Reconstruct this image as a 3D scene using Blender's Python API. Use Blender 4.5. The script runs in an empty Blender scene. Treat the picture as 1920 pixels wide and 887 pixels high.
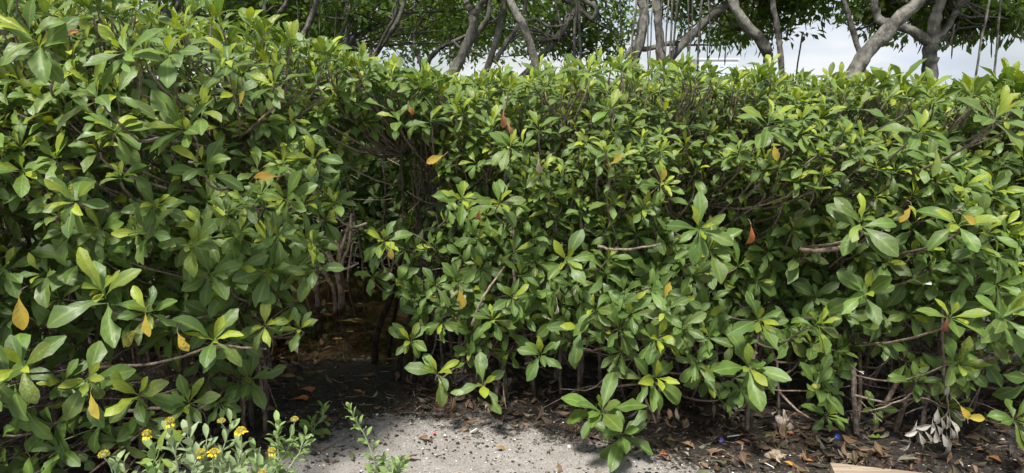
import bpy, math, numpy as np
from mathutils import Vector
R = math.radians
rng = np.random.default_rng(11)
scene = bpy.context.scene
COL = scene.collection
PITCH = R(12.0); CH = 1.5; F = 1280.0

def P(px, py, D):
    """a point seen at full-size pixel (px, py) at ground distance D"""
    u = (px-960)/F; v = (443.5-py)/F
    y = math.cos(PITCH)+math.sin(PITCH)*v; z = -math.sin(PITCH)+math.cos(PITCH)*v
    s = D/y
    return np.array([u*s, D, CH+z*s])
def G(px, py, z0=0.0):
    """where the ray through a pixel meets the ground height z0"""
    u = (px-960)/F; v = (443.5-py)/F
    y = math.cos(PITCH)+math.sin(PITCH)*v; z = -math.sin(PITCH)+math.cos(PITCH)*v
    s = (z0-CH)/z
    return np.array([u*s, y*s, z0])
def nrm(a):
    a = np.asarray(a, float)
    return a/np.maximum(np.linalg.norm(a, axis=-1, keepdims=True), 1e-9)
def interp(x, xs, ys): return np.interp(x, xs, ys)

# ------------------------------------------------------------------ scene graph helpers
def tag(o, label=None, cat=None, group=None, kind=None):
    if label: o['label'] = label
    if cat: o['category'] = cat
    if group: o['group'] = group
    if kind: o['kind'] = kind
    return o
def thing(name, loc, label, cat, group=None):
    o = bpy.data.objects.new(name, None); COL.objects.link(o)
    o.location = [float(a) for a in loc]; o.empty_display_size = .1
    return tag(o, label, cat, group)
class MB:
    def __init__(s): s.v=[]; s.q=[]; s.n=0; s.c=[]; s.l=[]; s.ng=[]
    def add(s, v, q, c=None, l=None, ngons=None):
        v = np.asarray(v, float).reshape(-1,3)
        q = np.asarray(q, int).reshape(-1,4)
        s.v.append(v); s.q.append(q+s.n)
        s.c.append(np.broadcast_to(np.ones(3) if c is None else np.asarray(c, float), (len(v),3)))
        s.l.append(np.zeros((len(v),3)) if l is None else np.asarray(l, float).reshape(-1,3))
        if ngons: s.ng += [[i+s.n for i in g] for g in ngons]
        s.n += len(v); return s
    def build(s, name, mat, parent=None, smooth=True, kind=None):
        if not s.n: return None
        V = np.concatenate(s.v); Q = np.concatenate(s.q) if s.q else np.zeros((0,4),int)
        off = np.zeros(3)
        me = bpy.data.meshes.new(name)
        if parent is not None:
            off = np.array(parent.location)
            p = parent.parent
            while p is not None: off = off+np.array(p.location); p = p.parent
        V = V-off
        me.vertices.add(len(V)); me.vertices.foreach_set('co', V.astype(np.float32).ravel())
        loops = Q.ravel(); tot = np.full(len(Q), 4)
        if s.ng:
            loops = np.concatenate([loops]+[np.array(g) for g in s.ng]); tot = np.concatenate([tot, [len(g) for g in s.ng]])
        me.loops.add(len(loops)); me.loops.foreach_set('vertex_index', loops.astype(np.int32))
        me.polygons.add(len(tot)); st = np.concatenate([[0], np.cumsum(tot)[:-1]])
        me.polygons.foreach_set('loop_start', st.astype(np.int32)); me.polygons.foreach_set('loop_total', tot.astype(np.int32))
        me.polygons.foreach_set('use_smooth', np.full(len(tot), smooth))
        a = me.attributes.new('col','FLOAT_COLOR','POINT')
        a.data.foreach_set('color', np.concatenate([np.concatenate(s.c), np.ones((len(V),1))],1).astype(np.float32).ravel())
        a = me.attributes.new('luv','FLOAT_VECTOR','POINT')
        a.data.foreach_set('vector', np.concatenate(s.l).astype(np.float32).ravel())
        me.update(calc_edges=True); me.validate()
        me.materials.append(mat)
        o = bpy.data.objects.new(name, me); COL.objects.link(o)
        if parent is not None: o.parent = parent
        if kind: o['kind'] = kind
        return o

def tube(mb, pts, rad, sides=6, c=None, bump=0.0, cap=True):
    pts = np.asarray(pts, float); n = len(pts)
    rad = np.broadcast_to(np.asarray(rad, float), (n,)).copy()
    T = nrm(np.gradient(pts, axis=0))
    ref = np.array([0.31,0.2,.93]) if abs(T[:,2]).mean() < .8 else np.array([.9,.4,.1])
    A = nrm(np.cross(T, ref)); B = np.cross(T, A)
    ang = np.arange(sides)*2*math.pi/sides
    rr = rad[:,None]*(1+bump*rng.normal(size=(n,sides)))
    V = pts[:,None]+rr[...,None]*(np.cos(ang)[None,:,None]*A[:,None]+np.sin(ang)[None,:,None]*B[:,None])
    i = np.arange(n-1)[:,None]*sides; j = np.arange(sides)[None]
    q = np.stack([i+j, i+(j+1)%sides, i+sides+(j+1)%sides, i+sides+j], -1).reshape(-1,4)
    ln = np.concatenate([[0], np.cumsum(np.linalg.norm(np.diff(pts, axis=0), axis=1))])
    l = np.zeros((n,sides,3)); l[...,0] = ang[None]/6.283; l[...,1] = ln[:,None]; l[...,2] = rng.random()
    ng = [list(range(sides))[::-1], [(n-1)*sides+k for k in range(sides)]] if cap else None
    mb.add(V, q, c, l, ng)
def smooth_path(pts, n=16, wob=0.0):
    """Catmull-Rom through the given points"""
    p = np.asarray(pts, float); p = np.vstack([2*p[0]-p[1], p, 2*p[-1]-p[-2]])
    m = len(p)-3; out = []
    for t in np.linspace(0, m-1e-6, n):
        i = int(t); f = t-i; a,b,c,d = p[i:i+4]
        out.append(.5*((2*b)+(-a+c)*f+(2*a-5*b+4*c-d)*f*f+(-a+3*b-3*c+d)*f**3))
    out = np.array(out)
    if wob:
        w = rng.normal(size=out.shape)*wob; w[0]=0; out += w
    return out

def leaves(mb, o, d, nv, L, W, c, curl=.5, fold=.25, nT=7, nS=5, wav=.05, bite=.1, tipc=None, pet=.1):
    """many leaves at once: o base, d direction, nv upper-face normal"""
    N = len(o)
    if not N: return
    o = np.asarray(o,float); d = nrm(d); nv = np.asarray(nv,float); nv = nrm(nv-d*(nv*d).sum(1,keepdims=True)); sd = np.cross(d, nv)
    L = np.broadcast_to(L,(N,)); W = np.broadcast_to(W,(N,)); curl = np.broadcast_to(curl,(N,)); fold = np.broadcast_to(fold,(N,))
    c = np.broadcast_to(c,(N,3))
    t = np.concatenate([[0], np.linspace(pet, 1, nT)])
    tt = np.clip((t-pet)/(1-pet), 0, 1)
    wp = np.sin(np.pi*tt**1.42)**.78; wp = np.where(t <= pet, .055, wp); wp[-1] = .03
    if nT >= 6: wp[-2] = max(wp[-2], .56); wp[-1] = .12
    ang = curl[:,None]*t[None]**1.3
    dt = np.diff(t, prepend=0)
    cx = np.cumsum(np.cos(ang)*dt, 1)*L[:,None]; cz = -np.cumsum(np.sin(ang)*dt, 1)*L[:,None]
    ctr = o[:,None]+d[:,None]*cx[...,None]+nv[:,None]*cz[...,None]
    ln = nv[:,None]*np.cos(ang)[...,None]+d[:,None]*np.sin(ang)[...,None]
    s = np.linspace(-1,1,nS)
    wm = wp[None,:,None]*W[:,None,None]*.5*np.abs(s)[None,None]
    wm = np.repeat(wm, 1, 0)*(1+wav*rng.normal(size=(N,len(t),nS))*(wp[None,:,None]>.1))
    if bite > 0 and nT >= 6:
        for _ in range(2):
            b = rng.random(N) < bite; side = rng.integers(0,2,N); row = rng.integers(2,len(t)-1,N); am = rng.uniform(.05,.7,N)
            ii = np.nonzero(b)[0]
            e = np.where(side[ii]==0, 0, nS-1); e2 = np.where(side[ii]==0, 1, nS-2)
            wm[ii,row[ii],e] *= am[ii]; wm[ii,row[ii],e2] *= np.maximum(am[ii],.5)
            r2 = np.minimum(row[ii]+1, len(t)-1); wm[ii,r2,e] *= np.sqrt(am[ii])
    sg = np.sign(s)[None,None,:,None]
    cf = np.cos(fold)[:,None,None,None]; sf = np.sin(fold)[:,None,None,None]
    wz = wav*.5*W[:,None,None]*rng.normal(size=(N,len(t),nS))*np.abs(s)[None,None]*(wp[None,:,None])
    V = ctr[:,:,None]+wm[...,None]*(sd[:,None,None]*sg*cf+ln[:,:,None]*sf)+ln[:,:,None]*wz[...,None]
    nt = len(t)
    i = (np.arange(nt-1)*nS)[:,None]; j = np.arange(nS-1)[None]
    q = np.stack([i+j, i+nS+j, i+nS+j+1, i+j+1], -1).reshape(1,-1,4)
    q = (q+(np.arange(N)*nt*nS)[:,None,None]).reshape(-1,4)
    l = np.zeros((N,nt,nS,3)); l[...,0] = s[None,None]; l[...,1] = t[None,:,None]; l[...,2] = rng.random(N)[:,None,None]
    cc = np.repeat(np.repeat(c[:,None,None], nt, 1), nS, 2)
    mb.add(V.reshape(-1,3), q, cc.reshape(-1,3), l.reshape(-1,3))

def noise3(p, s, seed=0):
    """cheap smooth pseudo noise 0..1"""
    r = np.random.default_rng(100+seed); v = 0
    for k in range(5):
        w = r.normal(size=3)*s; v = v+np.sin((np.asarray(p)*w).sum(-1)+r.uniform(0,6.28))
    return .5+.5*np.tanh(v*.55)

# ------------------------------------------------------------------ materials
def newmat(name):
    m = bpy.data.materials.new(name); m.use_nodes = True
    nt = m.node_tree; nt.nodes.clear()
    return m, nt
def N(nt, t, **k):
    n = nt.nodes.new(t)
    for a,b in k.items():
        if a.startswith('i_'):
            key = a[2:]; key = int(key) if key.isdigit() else key.replace('_',' ')
            n.inputs[key].default_value = b
        else: setattr(n, a, b)
    return n
def lk(nt, a, b): nt.links.new(a, b)
def mix(nt, fac, a, b, blend='MIX'):
    n = nt.nodes.new('ShaderNodeMix'); n.data_type='RGBA'; n.blend_type=blend
    for k,val in ((0,fac),(6,a),(7,b)):
        if isinstance(val,(int,float)): n.inputs[k].default_value = val
        elif isinstance(val,(tuple,list)): n.inputs[k].default_value = (*val[:3],1)
        else: lk(nt,val,n.inputs[k])
    return n.outputs[2]
def rampf(nt, src, a, b, va=0., vb=1.):
    n = nt.nodes.new('ShaderNodeMapRange'); n.interpolation_type='SMOOTHSTEP'
    lk(nt,src,n.inputs[0]); n.inputs[1].default_value=a; n.inputs[2].default_value=b; n.inputs[3].default_value=va; n.inputs[4].default_value=vb
    return n.outputs[0]
def math_(nt, op, a, b=None):
    n = nt.nodes.new('ShaderNodeMath'); n.operation=op
    for k,v in ((0,a),(1,b)):
        if v is None: continue
        if isinstance(v,(int,float)): n.inputs[k].default_value=v
        else: lk(nt,v,n.inputs[k])
    return n.outputs[0]

def leaf_mat(name, rough=.27, trans=.26, spots=.5, spec=.5, rib=.55, spotcol=(.13,.075,.02), dry=False):
    m, nt = newmat(name)
    out = N(nt,'ShaderNodeOutputMaterial'); pr = N(nt,'ShaderNodeBsdfPrincipled')
    col = N(nt,'ShaderNodeAttribute',attribute_name='col').outputs['Color']
    luv = N(nt,'ShaderNodeAttribute',attribute_name='luv').outputs['Vector']
    sp = N(nt,'ShaderNodeSeparateXYZ'); lk(nt,luv,sp.inputs[0])
    tc = N(nt,'ShaderNodeTexCoord')
    n1 = N(nt,'ShaderNodeTexNoise',i_Scale=26.,i_Detail=3.); lk(nt,tc.outputs['Object'],n1.inputs['Vector'])
    n2 = N(nt,'ShaderNodeTexNoise',i_Scale=150.,i_Detail=2.,i_Roughness=.6); lk(nt,tc.outputs['Object'],n2.inputs['Vector'])
    v = rampf(nt,n1.outputs[0],.3,.7,.75,1.22)
    c0 = N(nt,'ShaderNodeVectorMath',operation='SCALE'); lk(nt,col,c0.inputs[0]); lk(nt,v,c0.inputs['Scale'])
    base = c0.outputs[0]
    au = math_(nt,'ABSOLUTE',sp.outputs[0])
    ribf = math_(nt,'MULTIPLY',rampf(nt,au,.02,.20,1,0),rib)
    ribc = mix(nt,.75,base,(.36,.46,.10))
    base = mix(nt,ribf,base,ribc)
    # blemishes
    thr = math_(nt,'ADD',n2.outputs[0],math_(nt,'MULTIPLY',math_(nt,'POWER',sp.outputs[2],3.0),.25*spots))
    base = mix(nt,rampf(nt,thr,.70,.78,0,min(1,spots*1.4)),base,spotcol)
    # dull yellow rim on the oldest leaves
    edge = math_(nt,'MULTIPLY',rampf(nt,au,.72,1.0),rampf(nt,sp.outputs[2],.8,1.,0,.5))
    base = mix(nt,edge,base,(.26,.22,.05))
    geo = N(nt,'ShaderNodeNewGeometry')
    back = mix(nt,.45 if not dry else .1,base,(.13,.20,.045) if not dry else (.2,.17,.12))
    base = mix(nt,geo.outputs['Backfacing'],back if False else base,back)
    lk(nt,base,pr.inputs['Base Color'])
    ro = math_(nt,'ADD',rampf(nt,n1.outputs[0],.3,.7,rough-.06,rough+.14),math_(nt,'MULTIPLY',geo.outputs['Backfacing'],.2))
    lk(nt,ro,pr.inputs['Roughness']); pr.inputs['Specular IOR Level'].default_value = spec
    # side veins and slight blistering
    w = math_(nt,'SUBTRACT',math_(nt,'MULTIPLY',sp.outputs[1],34.),math_(nt,'MULTIPLY',au,7.))
    vein = math_(nt,'MULTIPLY',math_(nt,'SINE',w),.25)
    h = math_(nt,'ADD',math_(nt,'ADD',vein,n2.outputs[0]),math_(nt,'MULTIPLY',ribf,-1.2))
    bp = N(nt,'ShaderNodeBump',i_Strength=.35,i_Distance=.0015); lk(nt,h,bp.inputs['Height']); lk(nt,bp.outputs[0],pr.inputs['Normal'])
    tr = N(nt,'ShaderNodeBsdfTranslucent')
    tcol = mix(nt,.5,base,(.30,.42,.04) if not dry else (.3,.2,.08),'MIX')
    lk(nt,tcol,tr.inputs[0])
    ms = N(nt,'ShaderNodeMixShader',i_0=trans); lk(nt,pr.outputs[0],ms.inputs[1]); lk(nt,tr.outputs[0],ms.inputs[2])
    lk(nt,ms.outputs[0],out.inputs[0])
    return m
def bark_mat(name, c1, c2, scale=18., lich=None, rough=.85, bump=.6):
    m, nt = newmat(name)
    out = N(nt,'ShaderNodeOutputMaterial'); pr = N(nt,'ShaderNodeBsdfPrincipled')
    tc = N(nt,'ShaderNodeTexCoord')
    mp = N(nt,'ShaderNodeMapping'); mp.inputs['Scale'].default_value=(1,1,.45); lk(nt,tc.outputs['Object'],mp.inputs[0])
    n1 = N(nt,'ShaderNodeTexNoise',i_Scale=scale,i_Detail=6.,i_Roughness=.7); lk(nt,mp.outputs[0],n1.inputs['Vector'])
    n2 = N(nt,'ShaderNodeTexNoise',i_Scale=scale*.22,i_Detail=3.); lk(nt,tc.outputs['Object'],n2.inputs['Vector'])
    n3 = N(nt,'ShaderNodeTexVoronoi',i_Scale=scale*1.6); lk(nt,mp.outputs[0],n3.inputs['Vector'])
    base = mix(nt,rampf(nt,n1.outputs[0],.38,.60),c1,c2)
    n4 = N(nt,'ShaderNodeTexNoise',i_Scale=scale*.5,i_Detail=4.,i_Roughness=.75); lk(nt,tc.outputs['Object'],n4.inputs['Vector']); base = mix(nt,rampf(nt,n4.outputs[0],.5,.62,0,.75),base,tuple(x*.55 for x in c1))
    att = N(nt,'ShaderNodeAttribute',attribute_name='col').outputs['Color']
    base = mix(nt,1.,base,att,'MULTIPLY')
    if lich: base = mix(nt,rampf(nt,n2.outputs[0],.52,.66,0,.7),base,lich)
    base = mix(nt,rampf(nt,n3.outputs[0],.0,.25,.45,0),base,tuple(x*.35 for x in c1))
    lk(nt,base,pr.inputs['Base Color']); pr.inputs['Roughness'].default_value=rough; pr.inputs['Specular IOR Level'].default_value=.25
    bp = N(nt,'ShaderNodeBump',i_Strength=bump,i_Distance=.006 if scale>30 else .03); lk(nt,math_(nt,'ADD',n1.outputs[0],n3.outputs[0]),bp.inputs['Height']); lk(nt,bp.outputs[0],pr.inputs['Normal'])
    lk(nt,pr.outputs[0],out.inputs[0]); return m
def plain(name, rough=.6, spec=.4, nscale=40., var=.35, bump=.3, bdist=.002, color=None):
    m, nt = newmat(name)
    out = N(nt,'ShaderNodeOutputMaterial'); pr = N(nt,'ShaderNodeBsdfPrincipled')
    tc = N(nt,'ShaderNodeTexCoord')
    n1 = N(nt,'ShaderNodeTexNoise',i_Scale=nscale,i_Detail=4.); lk(nt,tc.outputs['Object'],n1.inputs['Vector'])
    col = N(nt,'ShaderNodeAttribute',attribute_name='col').outputs['Color']
    if color: col = mix(nt,1.,color,col,'MULTIPLY')
    c0 = N(nt,'ShaderNodeVectorMath',operation='SCALE'); lk(nt,col,c0.inputs[0]); lk(nt,rampf(nt,n1.outputs[0],.3,.7,1-var,1+var),c0.inputs['Scale'])
    lk(nt,c0.outputs[0],pr.inputs['Base Color']); pr.inputs['Roughness'].default_value=rough; pr.inputs['Specular IOR Level'].default_value=spec
    bp = N(nt,'ShaderNodeBump',i_Strength=bump,i_Distance=bdist); lk(nt,n1.outputs[0],bp.inputs['Height']); lk(nt,bp.outputs[0],pr.inputs['Normal'])
    lk(nt,pr.outputs[0],out.inputs[0]); return m

M_leaf = leaf_mat('waxy_leaf', spots=.85)
M_new = leaf_mat('young_leaf', rough=.42, trans=.35, spots=.45, rib=.5)
M_yel = leaf_mat('yellow_leaf', rough=.5, trans=.3, spots=1.0, rib=.3)
M_crown = leaf_mat('tree_leaf', rough=.42, trans=.5, spots=.1, rib=.1)
M_dry = leaf_mat('dry_leaf', rough=.65, trans=.08, spots=.6, rib=.25, dry=True, spec=.3)
M_silver = leaf_mat('downy_leaf', rough=.75, trans=.2, spots=.15, spec=.2, rib=.25)
M_stem = bark_mat('stem_bark', (.10,.078,.062), (.20,.165,.135), 60.)
M_twig = bark_mat('twig_bark', (.13,.10,.075), (.25,.20,.16), 90., bump=.4)
M_root = bark_mat('root_bark', (.12,.085,.065), (.24,.18,.14), 40.)
M_wet = bark_mat('wet_root_bark', (.02,.016,.013), (.06,.045,.035), 40., rough=.45)
M_trunk = bark_mat('trunk_bark', (.11,.10,.085), (.26,.245,.21), 14., lich=(.34,.33,.28))
M_trunkd = bark_mat('dark_trunk_bark', (.075,.07,.06), (.18,.165,.145), 16.)
M_petal = plain('petal', .6, .3, 60, .15, .1)
M_chip = plain('chip', .7, .3, 60, .3, .3)
M_plastic = plain('plastic', .3, .5, 20, .08, .1)
M_greenstem = plain('green_stem', .55, .35, 80, .2, .2)

# ------------------------------------------------------------------ ground and water
def ground_h(x, y):
    shore = 3.62+.10*np.sin(x*2.1+1)+.05*np.sin(x*5.3)
    h = .018*np.sin(x*1.7)*np.cos(y*1.3)+.008*np.sin(x*6.1+y*4.)+.006*np.sin(y*9.+x*3.)
    fall = np.clip((y-shore)/1.2, 0, 1)
    near = np.clip((3.1-y)/1.0,-1,1)
    return h*.6-.11*fall**.9-.35*np.clip((y-5.2)/6,0,1)+.01*near-.006*np.clip(y-3.0,0,.6)
SEA = -.028
def build_ground():
    xs = np.concatenate([-np.geomspace(400,3.2,26), np.linspace(-3.0,3.0,301), np.geomspace(3.2,400,26)])
    ys = np.concatenate([-np.geomspace(300,.5,20), np.linspace(-.2,1.8,20), np.linspace(1.85,6.5,300), np.geomspace(6.7,900,40)])
    X,Y = np.meshgrid(xs,ys)
    Z = ground_h(X,Y)
    Z = np.where(Y>6.6, np.maximum(Z-.0*Y,-.5), Z)
    r = np.random.default_rng(5)
    fine = (np.abs(X)<3.05)&(Y>1.8)&(Y<6.6)
    nz = r.normal(size=X.shape)*.0022
    lit = np.clip((noise3(np.stack([X,Y,0*X],-1),7,3)-.4)*2,0,1)
    Z = Z+fine*(nz*(1+lit*1.2)+.01*(noise3(np.stack([X,Y,0*X],-1),16,4)-.5))
    V = np.stack([X,Y,Z],-1).reshape(-1,3); nx=len(xs); ny=len(ys)
    i = (np.arange(ny-1)*nx)[:,None]; j = np.arange(nx-1)[None]
    q = np.stack([i+j,i+j+1,i+nx+j+1,i+nx+j],-1).reshape(-1,4)
    m, nt = newmat('beach_ground')
    out = N(nt,'ShaderNodeOutputMaterial'); pr = N(nt,'ShaderNodeBsdfPrincipled')
    tc = N(nt,'ShaderNodeTexCoord'); ob = tc.outputs['Object']
    def noi(s,d=4.,r=.6):
        n = N(nt,'ShaderNodeTexNoise',i_Scale=s,i_Detail=d,i_Roughness=r); lk(nt,ob,n.inputs['Vector']); return n.outputs[0]
    nA,nB,nC,nD = noi(2.2),noi(55.,5.,.75),noi(9.,5.,.7),noi(170.,3.,.7)
    att = N(nt,'ShaderNodeAttribute',attribute_name='luv'); sp = N(nt,'ShaderNodeSeparateXYZ'); lk(nt,att.outputs['Vector'],sp.inputs[0])
    sand = mix(nt,rampf(nt,nD,.3,.7),(.18,.165,.148),(.42,.395,.36))
    sand = mix(nt,rampf(nt,nC,.45,.75,0,.55),sand,(.19,.165,.14))
    sand = mix(nt,rampf(nt,nB,.60,.66,0,.9),sand,(.05,.04,.033))
    mud = mix(nt,rampf(nt,nB,.35,.7),(.018,.015,.013),(.07,.058,.048))
    mud = mix(nt,rampf(nt,nD,.62,.7,0,.5),mud,(.22,.19,.16))
    # sp.x : how sandy ; broken up by noise
    f = math_(nt,'ADD',sp.outputs[0],math_(nt,'MULTIPLY',math_(nt,'SUBTRACT',nC,.5),1.5))
    f = math_(nt,'ADD',f,math_(nt,'MULTIPLY',math_(nt,'SUBTRACT',nB,.5),1.2))
    base = mix(nt,rampf(nt,f,.30,.66),mud,sand)
    lk(nt,base,pr.inputs['Base Color'])
    lk(nt,rampf(nt,f,.3,.6,.55,.9),pr.inputs['Roughness']); pr.inputs['Specular IOR Level'].default_value=.3
    bp = N(nt,'ShaderNodeBump',i_Strength=.9,i_Distance=.006); lk(nt,math_(nt,'ADD',nB,math_(nt,'MULTIPLY',nD,.6)),bp.inputs['Height']); lk(nt,bp.outputs[0],pr.inputs['Normal'])
    lk(nt,pr.outputs[0],out.inputs[0])
    # sand patch shape in world space
    edge = interp(X,[-3,-1.3,-.95,-.6,-.2,.15,.35,.6,.9,3],[2.2,2.3,2.70,2.95,2.90,2.80,2.68,2.6,2.42,2.1])
    sandy = np.clip((edge-Y)/.35+.5,0,1)*.8+.1
    beach = np.exp(-((Y-3.80-.05*np.sin(X*4))/.12)**2)*np.exp(-((X+.98)/.5)**2)*.95
    beach = np.maximum(beach,.46*((Y>3.8)&(Y<5.2)))
    sandy = np.maximum(sandy, beach)
    l = np.zeros((len(V),3)); l[:,0] = sandy.ravel()
    mb = MB(); mb.add(V,q,None,l); mb.build('ground',m,kind='structure')
build_ground()
def build_water():
    m, nt = newmat('still_water')
    out = N(nt,'ShaderNodeOutputMaterial')
    tr = N(nt,'ShaderNodeBsdfTransparent'); tr.inputs[0].default_value=(.56,.46,.32,1)
    gl = N(nt,'ShaderNodeBsdfGlossy'); gl.inputs['Roughness'].default_value=.03; gl.inputs[0].default_value=(1,1,1,1)
    fr = N(nt,'ShaderNodeFresnel',i_IOR=1.33)
    tc = N(nt,'ShaderNodeTexCoord'); n1 = N(nt,'ShaderNodeTexNoise',i_Scale=7.,i_Detail=2.); lk(nt,tc.outputs['Object'],n1.inputs['Vector'])
    bp = N(nt,'ShaderNodeBump',i_Strength=.12,i_Distance=.01); lk(nt,n1.outputs[0],bp.inputs['Height'])
    lk(nt,bp.outputs[0],gl.inputs['Normal']); lk(nt,bp.outputs[0],fr.inputs['Normal'])
    ms = N(nt,'ShaderNodeMixShader'); lk(nt,fr.outputs[0],ms.inputs[0]); lk(nt,tr.outputs[0],ms.inputs[1]); lk(nt,gl.outputs[0],ms.inputs[2]); lk(nt,ms.outputs[0],out.inputs[0])
    mb = MB(); mb.add([[-2500,3.3,SEA],[2500,3.3,SEA],[2500,4000,SEA],[-2500,4000,SEA]],[[0,1,2,3]])
    mb.build('water',m,smooth=False,kind='structure')
build_water()

# ------------------------------------------------------------------ leaf rosettes
GR = dict(deep=np.array([.022,.074,.010]), mid=np.array([.050,.142,.013]), light=np.array([.118,.205,.028]),
          grey=np.array([.135,.175,.080]), lime=np.array([.40,.46,.010]), olive=np.array([.16,.18,.04]), yel=np.array([.62,.34,.025]))
def rosette(store, p, ax, L, n=8, lime=.5, tone=0., hi=True, spread=1., grey=0., droop=.25):
    """collect leaf parameters into store (list of tuples)"""
    ax = nrm(ax); ref = np.array([0,0,1.]) if abs(ax[2])<.9 else np.array([1.,0,0])
    a = nrm(np.cross(ax,ref)); b = np.cross(ax,a); ph0 = rng.uniform(0,6.28); sp_ = rng.uniform(.03,.075) if rng.random()<.35 else .012; curlb = rng.uniform(-.15,.35)
    for i in range(n):
        f = i/max(1,n-1)             # 0 inner, 1 outer
        ph = ph0+(i//2)*(math.pi/2)*.92+(i%2)*math.pi+rng.normal()*.22
        th = (.28+.98*f**.75)*spread+rng.normal()*.14
        rad = a*math.cos(ph)+b*math.sin(ph)
        d = ax*math.cos(th)+rad*math.sin(th); nv = ax*math.sin(th)-rad*math.cos(th)
        d = d+np.array([0,0,-droop])*f*(1-.5*abs(ax[2]))+rng.normal(size=3)*.07
        nv = nv+rng.normal(size=3)*.16+np.array([0,0,.15])
        l = L*(.56+.5*min(1,f*1.7))*rng.uniform(.74,1.15); w = l*rng.uniform(.35,.44)
        young = f < .34 and rng.random() < lime
        if young: c = GR['lime']*rng.uniform(.6,1.15); w *= .95; l *= 1.1
        else:
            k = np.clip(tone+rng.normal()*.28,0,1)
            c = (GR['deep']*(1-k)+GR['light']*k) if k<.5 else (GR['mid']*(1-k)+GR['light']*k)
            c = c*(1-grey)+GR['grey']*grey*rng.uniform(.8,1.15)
            if rng.random() < .06: c = c*.5+GR['olive']*.5
            if lime > .4 and f < .5 and rng.random()<.5: c = c*.6+GR['lime']*.4
            c = c*rng.uniform(.72,1.3)
        store.append((young, hi, p+ax*(sp_*(1-f)*L/.1)+rad*.004, d, nv, l, w, c, rng.uniform(.1,.7)+.2*f+curlb+(rng.uniform(.3,1.2) if rng.random()<.07 else 0), rng.uniform(.1,.42)*(1.3 if young else 1)))
def flush(store, mature, young):
    for yv, mb in ((False,mature),(True,young)):
        for hv in (True,False):
            s = [e for e in store if e[0]==yv and e[1]==hv]
            if not s: continue
            o,d,nv = (np.array([e[k] for e in s]) for k in (2,3,4)); L,W = (np.array([e[k] for e in s]) for k in (5,6))
            c = np.array([e[7] for e in s]); cu,fo = (np.array([e[k] for e in s]) for k in (8,9))
            leaves(mb,o,d,nv,L,W,c,cu,fo,nT=7 if hv else 3,nS=5 if hv else 3,bite=.34,wav=.08)

# ------------------------------------------------------------------ the hedge
GAPL, GAPR = -.98, -.50
def corr(y): return -1.05-.30*max(0,y-2.9), -.50-.165*max(0,y-3.0)
def yfront(x):
    return interp(x,[-3.2,-2.3,-1.7,-1.25,-.95,-.75,-.62,-.45,-.2,.1,.4,.8,1.3,1.8,2.4,3.2],[1.75,1.85,2.0,2.2,2.42,2.58,3.02,3.0,2.85,2.78,2.68,2.72,2.68,2.6,2.5,2.4])
def ztop(x):
    return interp(x,[-3,-1.9,-1.4,-1.0,-.75,-.5,-.2,0,.4,.8,1.2,1.6,2.0,2.4,3],[1.77,1.77,1.745,1.69,1.60,1.51,1.495,1.515,1.54,1.53,1.505,1.485,1.47,1.46,1.47])
def leafL(x,z):
    big = interp(x,[-3,-1.6,-.9,-.5,0,.3,1.0,1.5,1.9,2.6],[.125,.120,.105,.102,.100,.092,.088,.100,.115,.118])
    low = interp(x,[-3,-1,-.5,0,.4,1,2,3],[.14,.132,.110,.118,.128,.128,.130,.13])
    f = np.clip((z-.75)/.35,0,1)
    return (big*f+low*(1-f))*.89
# bushes: centre x and base y
BUSH = [(-2.55,2.35,'leftmost tall glossy mangrove bush, half cut off by the frame edge'),
        (-2.0,2.45,'tall mangrove bush with chewed lacy leaves, near the left edge'),
        (-1.5,2.6,'large-leaved mangrove bush with spotted yellow leaves, behind the yellow flowers'),
        (-1.08,2.87,'mangrove bush left of the water gap, with a slim bare stem by the sand'),
        (-1.2,5.6,'dark mangrove bush closing the back of the water gap, with arching prop roots'),
        (-.42,3.2,'mangrove bush on the right side of the water gap, with dark leaning roots'),
        (.02,3.15,'mangrove bush with lime shoots and open twiggy base, right of the water gap'),
        (.45,3.0,'mangrove bush whose lowest large rosette hangs out over the sand edge'),
        (.9,3.05,'dense small-leaved grey-green mangrove bush in the middle of the right hedge'),
        (1.35,3.0,'mangrove bush with star-shaped low rosettes, above the purple bottle cap'),
        (1.8,2.95,'broad-leaved mangrove bush with slim pale bare stems, behind the timber plank'),
        (2.3,2.9,'mangrove bush over the withered grey leaves, near the right edge'),
        (2.75,2.85,'rightmost large-leaved mangrove bush, cut off by the frame edge')]
bx = np.array([b[0] for b in BUSH]); by = np.array([b[1] for b in BUSH])
nb = len(BUSH)
roots_e = []; stores = [[] for _ in BUSH]; tips = [[] for _ in BUSH]
def which(p):
    if p[1] > 4.2 and corr(p[1])[0]-.6 < p[0] < corr(p[1])[1]+.25: return 4
    d = np.abs(bx-p[0]+rng.normal()*.05)+.0*by; d[4] = 9
    return int(np.argmin(d))
placed = []
def put(p, ax, L, **k):
    b = which(p); rosette(stores[b], np.asarray(p,float), ax, L, **k); tips[b].append((np.asarray(p,float), nrm(ax), k.get('hi',True)))
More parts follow.
